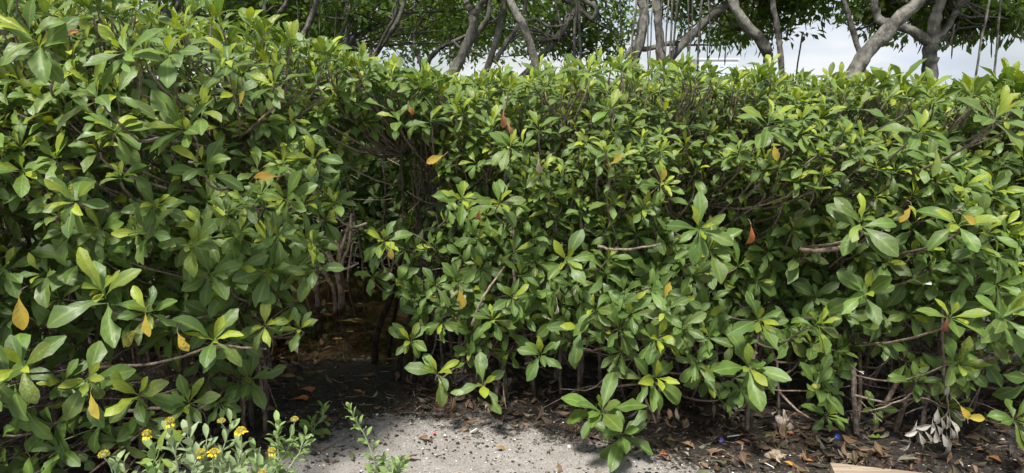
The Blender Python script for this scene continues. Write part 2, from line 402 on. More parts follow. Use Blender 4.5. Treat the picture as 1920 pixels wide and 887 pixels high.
# --- hand placed rosettes the photograph shows clearly: px, py, D, leaf px, lime, axis
HAND = [(205,572,1.98,100,.9),(280,588,2.02,70,.6),(400,640,2.12,75,.5),(165,712,2.08,72,.9),(262,742,2.1,80,.6),(355,758,2.15,62,.5),(45,690,1.98,85,.8),
 (145,380,2.05,70,1),(228,335,2.1,45,1),(387,328,2.1,65,.9),(290,442,2.1,62,.4),(540,378,2.4,55,.7),(520,445,2.4,60,.6),(497,612,2.3,62,1),(562,618,2.35,42,1),
 (85,92,1.9,85,.4),(318,105,2.05,75,.9),(190,190,1.95,80,.7),(350,245,2.05,80,.4),(515,165,2.4,55,.8),(240,105,1.95,70,1),(430,130,2.2,60,.9),
 (590,300,2.55,55,.8),(628,385,2.6,48,1),(720,455,2.88,50,.8),(700,520,2.95,45,.4),(770,640,2.9,45,.5),(820,702,2.82,58,.4),(905,722,2.8,58,.5),(865,375,2.75,50,1),
 (925,600,2.72,55,.6),(1062,490,2.65,60,.9),(1012,668,2.68,58,.4),(960,560,2.7,45,.5),(935,385,2.68,60,.8),(1128,775,2.52,82,.3),(1165,818,2.60,75,.1),(1120,590,2.62,55,.5),(1210,715,2.62,72,.4),
 (1222,640,2.6,70,.9),(1310,430,2.6,62,.5),(1330,470,2.62,60,.4),(1402,690,2.6,78,.6),(1420,600,2.6,65,.5),(1525,612,2.5,62,1),(1528,725,2.55,62,.4),(1545,782,2.65,52,.2),
 (1612,432,2.45,74,.5),(1622,560,2.48,70,.4),(1640,770,2.8,38,.1),(1780,598,2.4,68,1),(1795,425,2.4,72,.7),(1862,228,2.38,76,.4),(1872,600,2.4,70,.9),(1900,788,2.45,60,.8),
 (1785,682,2.5,55,.6),(1145,210,2.7,45,.8),(1430,250,2.62,60,.9),(1235,350,2.66,42,.9),(1720,250,2.48,60,.5),(1200,400,2.68,38,.9),(1010,250,2.7,45,.5),(1100,80+60,2.72,50,.9)]
for px,py,D,lp,lm in HAND:
    p = P(px,py,D); ax = np.array([(.15*rng.normal()),-.75,.62+.25*(py<300)])+rng.normal(size=3)*.15
    L = lp/F*D*.98
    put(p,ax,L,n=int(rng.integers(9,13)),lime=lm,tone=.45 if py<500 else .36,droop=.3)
    placed.append(np.array([p[0],p[2],L]))
placed = np.array(placed)
# --- front faces, layer by layer
def poisson(x0,x1,z0,z1,spf,tries):
    pts = []; cell = .05; grid = {}
    xs = rng.uniform(x0,x1,tries); zs = rng.uniform(z0,z1,tries)
    for x,z in zip(xs,zs):
        s = spf(x,z); gi,gj = int(x//cell),int(z//cell); ok = True; k = int(s//cell)+1
        for a in range(gi-k,gi+k+1):
            for b in range(gj-k,gj+k+1):
                for (u,v) in grid.get((a,b),()):
                    if (u-x)**2+(v-z)**2 < s*s: ok = False; break
                if not ok: break
            if not ok: break
        if ok: grid.setdefault((gi,gj),[]).append((x,z)); pts.append((x,z))
    return pts
def zlow(x):   # lowest foliage
    return interp(x,[-3,-1.9,-1.45,-1.2,-.95,-.8,-.6,-.45,-.2,0,.25,.45,.7,1.0,1.3,1.6,1.9,2.2,2.6,3],
                    [.20,.15,.15,.25,.42,.62,.75,.46,.30,.26,.24,.15,.26,.22,.18,.25,.30,.30,.28,.24])
for layer in range(6):
    dens = [.92,.92,.98,1.1,1.2,1.3][layer]
    pts = poisson(-3.1,3.1,.1,1.68,lambda x,z: leafL(x,z)*dens*.74,12000)
    for x,z in pts:
        if z > ztop(x)-.02: continue
        zl = zlow(x)+.05*math.sin(x*13)+layer*.045
        if z < zl: continue
        if z < zl+.2 and rng.random() < .18+.08*layer: continue
        gap = (-.73 < x < -.34+.03*math.sin(z*20)) if z > .82 else (-.90 < x < -.55)
        if gap and z < 1.33+.04*rng.normal(): continue
        nz = noise3(np.array([x,layer*.15,z]),6.2,1)
        if nz < ((.34 if x<-.8 else .25) if z<1.38 else .13) and layer < 3: continue
        if layer == 0 and nz < .42: continue
        L = leafL(x,z)*rng.uniform(.8,1.12)
        if layer <= 1 and len(placed):
            dd = np.hypot(placed[:,0]-x*1., placed[:,1]-z)
            if (dd < placed[:,2]*.80).any(): continue
        bulge = .10*math.sin(x*5.1+z*3)+.08*math.sin(z*7+x*2.3)
        round_ = .30*max(0,(z-(ztop(x)-.28))/.28)**2
        y = yfront(x)+layer*.105+bulge+round_+rng.normal()*.03+.04
        if z < .6: y += .18*(.6-z)
        up = .35+.75*np.clip((z-.5)/.9,0,1)+.8*float(np.exp(-((x-.7)/.7)**2))*(z>.8)+.5*max(0,(z-(ztop(x)-.2))/.2)
        ax = np.array([rng.normal()*.38+ (.5 if -1.25<x<-.85 else 0) - (.5 if -.5<x<-.3 else 0),-.85,up+rng.normal()*.25])
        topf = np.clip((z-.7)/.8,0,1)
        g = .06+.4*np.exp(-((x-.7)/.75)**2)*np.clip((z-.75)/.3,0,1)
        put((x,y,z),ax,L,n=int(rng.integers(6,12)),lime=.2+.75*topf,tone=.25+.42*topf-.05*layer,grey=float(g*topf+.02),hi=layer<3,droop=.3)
# --- flanks of the gap
for sg in (1,-1):
    for k in range(190):
        y = rng.uniform(2.75 if sg>0 else 3.05,5.6); z = rng.uniform(.55 if y<3.4 else .68,1.55); cl_,cr_ = corr(y)
        x = (cl_+.02 if sg>0 else cr_)-sg*(.02+rng.random()**1.5*.40)
        if sg>0 and z<.95 and rng.random()<.6: continue
        if z>.8 and y<4.2 and rng.random()<.75: continue
        if sg<0 and z>.85: x += .2
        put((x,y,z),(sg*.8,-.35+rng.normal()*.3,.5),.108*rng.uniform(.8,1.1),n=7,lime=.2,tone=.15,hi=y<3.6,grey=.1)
# --- the clipped top, front edge to back
pts = poisson(-3.1,3.1,0,2.5,lambda x,d: leafL(x,1.6)*(.72+.25*d),8500)
for x,d in pts:
    y = yfront(x)+.12+d
    z = ztop(x)+.03*math.sin(x*9+d*7)+rng.normal()*.022-.05*max(0,.2-d)/.2-.02*d
    if .16 > noise3(np.array([x,y,0]),9,7): z -= .1
    L = leafL(x,1.6)*rng.uniform(.75,1.05)
    f = np.exp(-((x-.8)/.8)**2)
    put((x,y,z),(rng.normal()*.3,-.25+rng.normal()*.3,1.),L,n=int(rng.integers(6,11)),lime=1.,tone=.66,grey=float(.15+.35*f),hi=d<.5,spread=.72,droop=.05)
    if d > .25:
        for zz in (.14,.3):
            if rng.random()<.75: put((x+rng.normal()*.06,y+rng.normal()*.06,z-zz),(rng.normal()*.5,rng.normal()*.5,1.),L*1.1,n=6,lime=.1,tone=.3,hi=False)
for k in range(130):   # ragged taller shoots along the front of the top
    x = rng.uniform(-3,3); y = yfront(x)+rng.uniform(.08,.5)
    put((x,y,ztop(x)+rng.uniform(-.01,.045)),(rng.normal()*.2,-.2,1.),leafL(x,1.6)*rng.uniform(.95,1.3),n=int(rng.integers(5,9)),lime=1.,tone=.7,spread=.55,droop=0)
# roof over the gap further back, and the rear of the hedge
for k in range(420):
    y = rng.uniform(3.0,6.2); cl_,cr_ = corr(y); x = rng.uniform(cl_-.15,cr_+.15); z = rng.uniform(1.34-.07*(y-3),1.56)
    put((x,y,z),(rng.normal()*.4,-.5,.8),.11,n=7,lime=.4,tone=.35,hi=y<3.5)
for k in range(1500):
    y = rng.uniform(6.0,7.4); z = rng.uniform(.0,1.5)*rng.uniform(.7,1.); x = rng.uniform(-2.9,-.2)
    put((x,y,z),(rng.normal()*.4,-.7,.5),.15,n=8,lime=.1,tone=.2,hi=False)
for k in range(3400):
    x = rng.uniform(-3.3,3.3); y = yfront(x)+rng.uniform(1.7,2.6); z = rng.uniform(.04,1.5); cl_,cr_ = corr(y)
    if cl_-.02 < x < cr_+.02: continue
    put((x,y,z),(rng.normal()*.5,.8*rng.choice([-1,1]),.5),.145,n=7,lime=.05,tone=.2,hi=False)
# --- build the bushes
YL = [(52,580,1.95,56,(.1,-.2,-1),0,(.62,.36,.02)),(285,602,2.0,40,(.12,-.2,-1),0,(.66,.42,.03)),(252,626,2.05,45,(-.75,-.1,-.75),0,(.42,.32,.04)),(350,634,2.1,36,(.4,-.2,-.7),0,(.62,.36,.02)),
 (186,752,2.02,46,(.35,-.4,-.85),0,(.66,.42,.03)),(505,328,2.35,40,(-1,-.2,.05),0,(.6,.25,.02)),(818,296,2.7,30,(-.8,-.2,-.3),0,(.6,.3,.02)),(865,556,2.66,34,(.15,-.2,-1),0,(.6,.32,.02)),
 (1690,398,2.4,30,(-.5,-.2,-.7),0,(.66,.34,.02)),(1248,542,2.55,30,(.2,-.3,.9),0,(.6,.38,.04)),(1152,298,2.62,26,(.5,-.2,.5),0,(.55,.34,.03)),(1800,766,2.5,30,(.5,-.3,-.7),0,(.7,.40,.02)),
 (1818,776,2.5,34,(1,-.2,-.05),0,(.62,.42,.03)),(1745,300,2.4,48,(-.1,-.3,-.9),0,(.22,.27,.05)),(945,222,2.62,36,(.1,-.3,-1),1,(.36,.15,.06)),(956,238,2.62,28,(.5,-.3,-.9),1,(.42,.2,.08)),
 (772,205,2.75,22,(.3,-.3,-.6),1,(.38,.10,.03)),(1405,440,2.62,44,(.1,-.2,-1),1,(.32,.10,.025)),(1765,605,2.45,40,(-.1,-.2,-1),1,(.16,.05,.03)),(898,402,2.66,30,(-.2,-.2,-1),1,(.34,.12,.05)),
 (1010,310,2.62,34,(.05,-.2,-1),1,(.40,.33,.26)),(1045,577,2.6,24,(.1,-.2,-1),1,(.55,.5,.45)),(1732,527,2.42,18,(.9,-.2,.2),1,(.55,.52,.48)),(1610,692,2.5,18,(.9,-.2,-.2),1,(.6,.56,.5)),
 (1240,330,2.65,24,(.2,-.3,.8),0,(.55,.33,.03)),(460,185,2.2,26,(.3,-.2,.6),0,(.5,.28,.03)),(145,62,1.9,22,(.3,-.2,.2),1,(.4,.13,.04)),(1448,283,2.6,28,(.2,-.2,-.9),0,(.6,.36,.02)),
 (1808,408,2.38,28,(.5,-.2,-.3),0,(.6,.36,.03)),(735,470,2.85,22,(.1,-.3,-1),0,(.5,.3,.03))]
for b,(cx,cy,label) in enumerate(BUSH):
    root = thing('mangrove_bush',(cx,cy,float(ground_h(cx,cy))),label,'bush','mangrove bushes forming the hedge')
    roots_e.append(root)
    T = tips[b]
    # standing stems
    stems = []
    w = .26
    specs = []
    if b == 4:
        for k in range(12): specs.append((rng.uniform(-2.0,-.6),rng.uniform(5.3,6.6)))
    else:
        for k in range(19):
            yy = cy+.02+(rng.random()**1.3)*1.9+(.0 if k>4 else 0)
            specs.append((cx+rng.uniform(-w,w),yy))
    hand = {3:[(474,800,14)],10:[(1613,828,9),(1400+0,790,0)],9:[(1404,815,17),(1465,800,12)],8:[(1236,792,12)],11:[(1720,830,14)],7:[(1130,800,10)],6:[(905,745,10)],5:[(772,715,20),(760,690,14)]}.get(b,[])
    for hx,hy,hw in hand:
        if hw:
            g = G(hx,hy); specs.append((g[0],g[1]))
    for sx,sy in specs:
        if b != 4 and corr(sy)[0]-.02 < sx < corr(sy)[1]+.02 and sy > 2.8: continue
        gz = float(ground_h(sx,sy)); top = ztop(sx)-rng.uniform(.15,.5); yb = max(0,yfront(sx)+.32-sy)
        lean = rng.normal(size=2)*.10
        p0 = np.array([sx,sy,gz-.05]); p1 = np.array([sx+lean[0],sy+abs(lean[1])*(1 if sy<yfront(sx)+.5 else -1)+yb,top])
        mid = (p0+p1)/2+np.append(rng.normal(size=2)*.05,0); mid[1] += yb*.25
        path = smooth_path([p0,p0+(mid-p0)*.5+np.append(rng.normal(size=2)*.02,0),mid,p1],14,.004)
        r0 = rng.uniform(.006,.015)*(1.3 if rng.random()<.2 else 1)
        stems.append((path,r0))
    for path,r0 in stems:
        mb = MB(); tube(mb,path,np.linspace(r0,r0*.55,len(path)),7,np.ones(3)*rng.uniform(.6,1.25),bump=.06)
        mb.build('stem',M_stem,root)
    # prop roots arching to the ground
    nr = 13 if b==4 else 7
    for k in range(nr):
        sp_,r0 = stems[int(rng.integers(len(stems)))]
        a = sp_[int(rng.integers(3,7))]; ang = rng.uniform(0,6.28); rr = rng.uniform(.12,.34)
        e = a+np.array([math.cos(ang)*rr,math.sin(ang)*rr,0]); 
        if b != 4:
            e[1] = max(e[1], cy-.05)
        e[2] = float(ground_h(e[0],e[1]))-.05
        if b != 4 and corr(e[1])[0] < e[0] < corr(e[1])[1]: continue
        m1 = a*.55+e*.45+np.array([0,0,.12+.3*(a[2]-e[2])]); m2 = a*.15+e*.85+np.array([0,0,.4*(a[2]-e[2])])
        mb = MB(); tube(mb,smooth_path([a,m1,m2,e],12,.003),np.linspace(.007,.011,12)*rng.uniform(.8,1.4),6,bump=.05)
        mb.build('prop_root',M_root,root)
    if b == 4:   # the pale arching roots seen deep in the gap
        for (x0,y0,x1,y1,x2,y2,D0,r) in ((570,455,612,470,636,530,4.7,.016),(575,440,630,455,640,515,4.9,.013),(585,470,600,500,625,545,4.6,.012),(655,420,640,470,636,520,5.0,.014),(660,400,655,460,640,505,4.8,.012),(600,440,596,480,594,540,4.75,.014)):
            e = P(x2,y2,D0); e[2] = min(e[2],-.08)
            mb = MB(); tube(mb,smooth_path([P(x0,y0,D0+.15),P(x1,y1,D0+.05),P(x2,y2,D0),e],14,.002),np.linspace(r*.9,r*1.15,14),7,np.ones(3)*2.2)
            mb.build('prop_root',M_root,root)
    if b == 5:   # dark leaning stakes at the water's edge
        for (x0,y0,x1,y1,w_) in ((735,545,697,682,.022),(745,560,728,668,.015),(770,590,742,715,.020),(790,620,770,722,.017),(800,600,800,735,.014)):
            e = G(x1,y1,-.03); 
            s_ = P(x0,y0,e[1]-.12)
            mb = MB(); tube(mb,smooth_path([e+[0,0,-.04],(e*.6+s_*.4)+rng.normal(size=3)*.008,s_,s_+(s_-e)*.5],10,.003),np.linspace(w_,w_*.6,10),7,bump=.1)
            mb.build('prop_root',M_wet,root)
    # twigs joining every rosette to a stem
    tw = MB()
    sp_all = np.array([p for path,_ in stems for p in path[3:]])
    for p,ax,hi in T:
        if not hi and rng.random()<.75: continue
        tgt = p-ax*.14+np.array([0,.16,-.10]); 
        dd = np.linalg.norm((sp_all-tgt)*[1,.8,1.1],axis=1); a = sp_all[int(np.argmin(dd))]
        if dd.min() > .42: a = p+np.array([rng.normal()*.08,.25,-.12])
        m1 = p-ax*rng.uniform(.04,.08); m2 = m1*.5+a*.5+np.array([rng.normal()*.03,rng.normal()*.03,-.03])
        tube(tw,smooth_path([p,m1,m2,a],7,.0015),np.linspace(.0028,.0058,7)*rng.uniform(.8,1.2),5,np.ones(3)*rng.uniform(.7,1.3),cap=False)
    # bare criss-cross twigs inside
    for k in range(150 if b!=4 else 200):
        a = sp_all[int(rng.integers(len(sp_all)))]; q = a+rng.normal(size=3)*[.16,.16,.12]; q[1] = max(q[1],yfront(q[0])+.08)
        if b!=4 and corr(q[1])[0]-.03<q[0]<corr(q[1])[1]+.03 and q[1]>2.85 and q[2]<1.15: continue
        tube(tw,smooth_path([a,(a+q)/2+rng.normal(size=3)*.03,q],6,.002),np.linspace(.0045,.002,6),4,np.ones(3)*rng.uniform(.6,1.5),cap=False)
    tw.build('branches',M_twig,root)
    mat = MB(); flush(stores[b],mat,mat)
    mat.build('foliage',M_leaf,root)
def bush_at(x):
    d = np.abs(bx-x); d[4]=9; return int(np.argmin(d))
for px,py,D,lp,d,dead,c in YL:
    D -= .07; p = P(px,py,D); L = lp/F*D*(1.05 if dead else 1.25); d = nrm(np.array(d,float)); base = p-d*L*.5+np.array([0,-.03,0])
    b = bush_at(p[0]); mb = MB()
    nv = np.array([rng.normal()*.3,-1,.4])
    leaves(mb,[base],[d],[nv],L,L*rng.uniform(.38,.46),c,rng.uniform(.1,.6) if not dead else rng.uniform(.8,1.4),.3 if not dead else .7,nT=9,nS=5,bite=.3)
    o = mb.build('dead_leaf' if dead else 'yellow_leaf',M_dry if dead else M_yel,roots_e[b])
    pt = MB(); tube(pt,smooth_path([base+nrm(d)*L*.03,base-d*.006+[0,.012,.004],base-d*.008+[0,.04,.006]],5),.0013,5,np.ones(3)); pt.build('leaf_stalk',M_twig,o)
# a stout horizontal bare branch on the right, a thin one under it, pale wandering ones
def branch_part(b,pp,r,mat=M_stem,name='branch',c=None):
    mb = MB(); path = smooth_path([P(*q) for q in pp],14,.002); tube(mb,path,np.linspace(r,r*.6,14),7,c,bump=.05); mb.build(name,mat,roots_e[b])
branch_part(10,[(1500,468,2.75),(1545,470,2.6),(1600,460,2.7),(1660,462,2.9)],.011,M_root,c=np.ones(3)*.95)
branch_part(8,[(1120,462,2.62),(1165,468,2.6),(1240,458,2.6)],.006,M_twig,c=np.ones(3)*1.05)
branch_part(10,[(1585,772,2.75),(1640,768,2.62),(1690,750,2.6),(1722,728,2.65)],.0035,M_twig,c=np.ones(3)*1.4)
branch_part(11,[(1722,728,2.66),(1760,762,2.6),(1775,790,2.65)],.0045,M_twig)
branch_part(11,[(1770,720,2.62),(1767,600,2.6),(1772,560,2.7)],.006,M_stem)
branch_part(11,[(1810,668,2.7),(1860,672,2.62),(1905,665,2.6)],.012,M_root)
branch_part(2,[(150,690,2.35),(300,680,2.3),(400,650,2.25),(500,655,2.28)],.006,M_twig)
branch_part(2,[(240,770,2.1),(300,765,2.08),(330,772,2.2)],.006,M_twig)
branch_part(3,[(470,640,2.5),(520,630,2.4),(562,618,2.36)],.004,M_twig)
branch_part(3,[(470,700,2.84),(462,600,2.8),(455,500,2.75),(450,400,2.7)],.011,M_stem,c=np.ones(3)*1.5)
branch_part(6,[(885,610,2.75),(905,560,2.72),(945,500,2.8)],.007,M_twig,c=np.ones(3)*1.3)
branch_part(6,[(965,600,2.9),(964,500,2.88),(962,430,2.9)],.009,M_stem,c=np.ones(3)*1.6)

# ------------------------------------------------------------------ background mangrove trees
def tree_leafs(mb, cs, L, n, tone, rad=.13):
    o=[];d=[];nv=[];c=[]
    for p in cs:
        k = int(rng.integers(n-3,n+3)); ax = nrm(rng.normal(size=3)*.6+[0,0,.5]); 
        dirs = nrm(rng.normal(size=(k,3))+ax*.9)
        q = p+dirs*rng.uniform(.0,rad,size=(k,1))
        o.append(q); d.append(dirs+[0,0,-.1]); nv.append(nrm(rng.normal(size=(k,3))*.55+[0,-.2,1.]))
        t = np.clip(tone+rng.normal()*.2+rng.normal(size=(k,1))*.15,0,1)
        cc = (GR['deep']*(1-t)+GR['light']*1.05*t)*rng.uniform(.8,1.2,size=(k,1)); c.append(cc)
    o=np.concatenate(o);d=np.concatenate(d);nv=np.concatenate(nv);c=np.concatenate(c)
    LL = L*rng.uniform(.7,1.2,len(o)); leaves(mb,o,d,nv,LL,LL*.46,c,.5,.25,nT=3,nS=3,bite=0,wav=.0)
def tree(label, limbs, blobs, roots=(), dark=False, L=.10, tone=.35, ncl=260, nleaf=11, seed=0, pods=0):
    """limbs: (list of (px,py,D), width px, kind); blobs: px,py,D,rx,ry,rz (metres); """
    mat_ = M_trunkd if dark else M_trunk
    base = P(*limbs[0][0][0]); gx,gy = base[0],base[1]
    root = thing('mangrove_tree',(gx,gy,-.3),label,'tree','mangrove trees standing behind the hedge')
    allp = []
    for pts,wpx,name in limbs:
        w = [P(*q) for q in pts]; D0 = pts[0][2]
        if name == 'trunk':
            dn_ = (w[0]-w[1])/max(.05,(w[1]-w[0])[2]); m_ = w[0]+dn_*.5; foot = w[0]+dn_*1.3; foot[0] = m_[0]+(foot[0]-m_[0])*.6; foot[2] = -.4
            w = [foot,m_]+w
        r0 = .9*wpx[0]/F*D0/2; r1 = .85*wpx[1]/F*D0/2
        n = 22; path = smooth_path(w,n,.0028*(D0/7)); 
        mb = MB(); rr = np.linspace(r0,r1,n)*(1+.07*np.sin(np.arange(n)*1.7+seed)); rr += (np.arange(n)==int(n*.62))*r0*.12
        tube(mb,path,rr,12,np.ones(3)*(rng.uniform(.75,1.0)),bump=.05)
        mb.build(name,mat_,root); allp.append(path[n//2:])
    allp = np.concatenate(allp)
    cs = []
    for (bpx,bpy,D,rx,ry,rz,dn) in blobs:
        c = P(bpx,bpy,D); m = int(ncl*dn)
        q = nrm(rng.normal(size=(m,3)))*(rng.random((m,1))**.42)*np.array([rx,ry,rz])+c
        nz = noise3(q,4.2,seed+3); q = q[nz > .43]
        cs.append(q)
    cs = np.concatenate(cs)
    bl = MB()
    for p in cs[::9]:
        dd = np.linalg.norm(allp-p,axis=1)+rng.random(len(allp))*.25; a = allp[int(np.argmin(dd))]
        m = (a+p)/2+rng.normal(size=3)*.09+[0,0,.05]
        tube(bl,smooth_path([a,m,p],6,.01),np.linspace(.013,.004,6),4,np.ones(3)*.9,cap=False)
    bl.build('branches',M_trunkd,root)
    cr = MB(); tree_leafs(cr,cs,L,nleaf,tone); cr.build('crown',M_crown,root)
    for (x0,y0,x1,y1,D,wpx) in roots:
        a = P(x0,y0,D); e = P(x1,y1,D); 
        if y1 > 100: e[2] = min(e[2],.6); e = a+(e-a)*1.0
        mb = MB(); m1 = a+(e-a)*.35+[rng.normal()*.02,0,0]; m2 = a+(e-a)*.7+[rng.normal()*.03,0,0]
        r = wpx/F*D/2; tube(mb,smooth_path([a,m1,m2,e],12,.004),np.linspace(r,r*.8,12),6,np.ones(3)*rng.uniform(.7,1.5)); mb.build('aerial_root',M_trunkd,root)
    for k in range(pods):
        q = cs[int(rng.integers(len(cs)))]; q = q+np.array([0,-.1,-.05]); l = rng.uniform(.12,.26)
        mb = MB(); tube(mb,smooth_path([q,q+[rng.normal()*.01,0,-l*.5],q+[rng.normal()*.02,0,-l]],6),np.array([.003,.005,.006,.007,.007,.002]),6,(.10,.12,.05)); mb.build('seed_pod',M_greenstem,root)
    return root
UP = -240
tree('tangled mangrove tree behind the left hedge, its pale limbs in a V above the leaves',
     [([(325,60,6.5),(325,32,6.5)],(13,11),'trunk'),([(325,32,6.5),(300,12,6.4),(268,-20,6.3),(200,-120,6.2)],(9,5),'limb'),([(325,32,6.5),(336,0,6.5),(350,-80,6.6),(380,UP,6.7)],(9,5),'limb')],
     [(330,-60,7.2,1.6,1.1,.8,1.6),(180,-90,6.6,1.1,.9,.6,.8),(440,20,7.8,.9,.7,.55,.8)],dark=True,tone=.3,seed=1,roots=[(262,0,270,40,6.4,3)])
tree('dark twin-stemmed mangrove tree behind the shoulder of the left hedge',
     [([(508,95,7.0),(500,55,7.0),(493,0,7.1),(490,-100,7.2)],(14,8),'trunk'),([(506,70,7.0),(522,30,6.9),(545,-10,6.8),(600,-140,6.7)],(13,6),'limb'),([(470,60,7.4),(462,20,7.4),(458,-60,7.4)],(5,4),'limb')],
     [(540,-50,7.6,1.3,1.0,.75,1.3),(560,40,8.6,1.0,.6,.45,.9)],dark=True,tone=.3,seed=2,roots=[(578,-40,583,85,6.8,2.5),(555,-40,570,100,7,3)])
tree('mangrove tree with one long limb slanting right, left of the hedge dip',
     [([(530,105,6.6),(565,70,6.5),(588,25,6.5),(598,-20,6.4),(620,-160,6.4)],(14,9),'trunk'),([(612,112,6.8),(628,85,6.8),(648,40,6.8),(660,-10,6.8),(665,-150,6.8)],(8,5),'limb')],
     [(640,-60,7.2,1.2,.9,.7,1.1),(680,30,8.4,.9,.6,.45,.8)],dark=True,tone=.35,seed=3,roots=[(636,-20,606,110,6.7,2.5),(605,-60,598,70,6.5,2)])
tree('slender forked mangrove tree rising from the dip in the hedge',
     [([(690,125,6.4),(712,90,6.4),(742,45,6.4),(758,0,6.4),(770,-140,6.4)],(13,8),'trunk'),([(700,108,6.4),(725,60,6.3),(745,10,6.2),(752,-120,6.2)],(7,5),'limb'),([(690,110,6.8),(665,90,6.8),(640,85,6.9),(610,100,7.0)],(6,4),'limb')],
     [(760,-70,7.0,1.1,.9,.7,1.0),(800,35,9.2,1.1,.6,.5,.9)],dark=True,tone=.4,seed=4,roots=[(760,-60,742,60,6.4,2)])
tree('bent dark mangrove tree with low arching branches, left of the forked trunk',
     [([(790,125,8.4),(779,95,8.4),(776,65,8.5),(790,35,8.5)],(10,6),'trunk'),([(796,125,8.3),(818,95,8.3),(850,78,8.3),(890,60,8.4)],(12,5),'limb'),([(790,60,8.5),(820,25,8.5),(830,-60,8.5)],(7,4),'limb'),([(850,78,8.3),(870,95,8.2),(900,100,8.2)],(6,4),'limb')],
     [(840,-20,9.2,1.5,.8,.7,1.2),(760,50,9.6,.9,.6,.35,.5)],dark=True,tone=.42,seed=5)
tree('mangrove tree with a stout Y-shaped trunk in the middle left of the picture',
     [([(855,128,6.0),(872,92,6.0),(886,55,6.0),(888,28,6.0)],(24,19),'trunk'),([(888,30,6.0),(876,8,6.0),(866,-20,6.0),(850,-150,6.0)],(14,8),'limb'),([(888,30,6.0),(905,4,5.9),(918,-30,5.9),(960,-170,5.8)],(15,9),'limb'),([(876,90,6.05),(900,55,6.1),(918,10,6.1),(925,-120,6.2)],(10,6),'limb')],
     [(880,-110,6.6,1.2,1.1,.6,.9),(900,0,8.8,1.3,.7,.6,1.0)],tone=.35,seed=6,roots=[(845,-40,838,110,7.5,2)])
tree('narrow twin-trunked mangrove tree right of the Y-shaped trunk',
     [([(916,122,6.3),(928,85,6.3),(938,40,6.3),(946,-10,6.3),(955,-150,6.3)],(15,10),'trunk'),([(926,118,6.3),(950,80,6.3),(972,48,6.3),(984,12,6.3),(1005,-80,6.3)],(11,6),'limb'),([(955,78,6.3),(985,62,6.35),(1010,75,6.4),(1050,72,6.5)],(8,4),'limb'),([(968,52,6.3),(1000,35,6.3),(1030,50,6.3),(1060,46,6.3)],(7,4),'limb')],
     [(960,-100,6.6,1.0,.9,.55,.7),(960,70,9.8,.9,.6,.35,.4)],tone=.4,seed=7)
tree('pale mangrove trunk leaning left across the gap of sky at mid hedge',
     [([(1006,130,5.2),(998,95,5.2),(982,50,5.2),(958,5,5.2),(935,-50,5.2),(900,-180,5.2)],(18,13),'trunk')],
     [(900,-260,5.6,.9,.8,.5,.6)],tone=.4,seed=8)
tree('dark mangrove tree slanting right with a crooked elbow limb at the top',
     [([(985,138,6.6),(1015,105,6.6),(1045,70,6.6),(1072,30,6.6)],(14,12),'trunk'),([(1072,30,6.6),(1082,0,6.6),(1090,-100,6.6)],(11,7),'limb'),([(1040,-8,6.6),(1075,8,6.6),(1092,22,6.55),(1112,38,6.5)],(12,7),'limb'),([(1060,-14,6.4),(1100,3,6.4),(1118,15,6.35),(1112,36,6.35)],(11,8),'limb')],
     [(1095,20,8.4,.62,.5,.55,1.0),(1090,75,8.4,.62,.4,.25,.5),(1050,-120,7.0,1.0,.9,.5,.6)],tone=.42,seed=9,
     roots=[(1040,-20,1047,78,6.4,5),(1080,-20,1082,108,6.3,6),(1085,-10,1095,108,6.3,5),(1136,-40,1135,90,7,2),(1166,-40,1166,100,6.8,3),(1120,10,1120,90,7.6,2)])
tree('gnarled mangrove tree hung with many aerial roots, right of centre',
     [([(1186,118,6.0),(1200,75,6.0),(1208,30,6.0),(1203,-5,6.0),(1190,-120,6.0)],(26,18),'trunk'),([(1240,122,6.1),(1236,60,6.1),(1230,0,6.1),(1225,-140,6.1)],(19,13),'limb'),([(1170,110,6.0),(1188,88,6.0),(1210,92,6.1),(1262,80,6.2)],(9,11),'limb')],
     [(1230,-130,6.6,1.0,.9,.55,.7),(1340,60,10.,.5,.5,.22,.3)],tone=.35,seed=10,pods=20,
     roots=[(1195,-20,1170,112,5.9,4),(1215,-10,1235,110,5.9,3),(1255,-20,1262,115,5.9,3),(1225,0,1200,105,5.8,2.5),(1240,-20,1245,100,5.7,3)])
tree('mangrove tree with a thick limb bending left and dense dark crown, behind the pale building',
     [([(1442,135,6.2),(1440,98,6.2)],(21,20),'trunk'),([(1440,100,6.2),(1424,72,6.2),(1398,45,6.2),(1378,12,6.2),(1360,-30,6.3),(1310,-150,6.4)],(24,14),'limb'),([(1250,118,6.4),(1290,72,6.4),(1335,30,6.4),(1372,-5,6.4),(1420,-90,6.4)],(17,13),'limb')],
     [(1400,-10,7.2,1.15,.8,.5,1.6),(1490,10,7.4,.55,.6,.35,.8),(1330,10,7.6,.7,.6,.42,.8),(1310,-120,7,1.2,1,.5,.7)],tone=.22,seed=11,dark=False,pods=60,
     roots=[(1262,-30,1250,125,5.8,4),(1275,-30,1272,118,6.0,4),(1290,-20,1288,110,5.9,3),(1318,-20,1313,104,6,4),(1300,-30,1302,110,6.2,3),(1328,0,1330,100,6.3,3),(1505,60,1485,128,6.4,3)])
tree('straight slim dark mangrove trunk standing just right of the bent limb',
     [([(1465,132,5.8),(1461,80,5.8),(1454,35,5.8),(1448,-10,5.8),(1440,-160,5.8)],(13,10),'trunk')],
     [(1440,-230,6.2,.9,.8,.5,.7)],tone=.3,seed=12,dark=True)
tree('big pale mangrove tree leaning right with lichen-mottled bark, at right',
     [([(1600,138,5.2),(1622,102,5.2),(1652,70,5.2),(1690,30,5.2),(1728,-5,5.2),(1800,-120,5.2)],(36,24),'trunk')],
     [(1790,-150,5.7,1.0,.9,.5,.8),(1640,0,7.2,.35,.4,.35,.5)],tone=.3,seed=13)
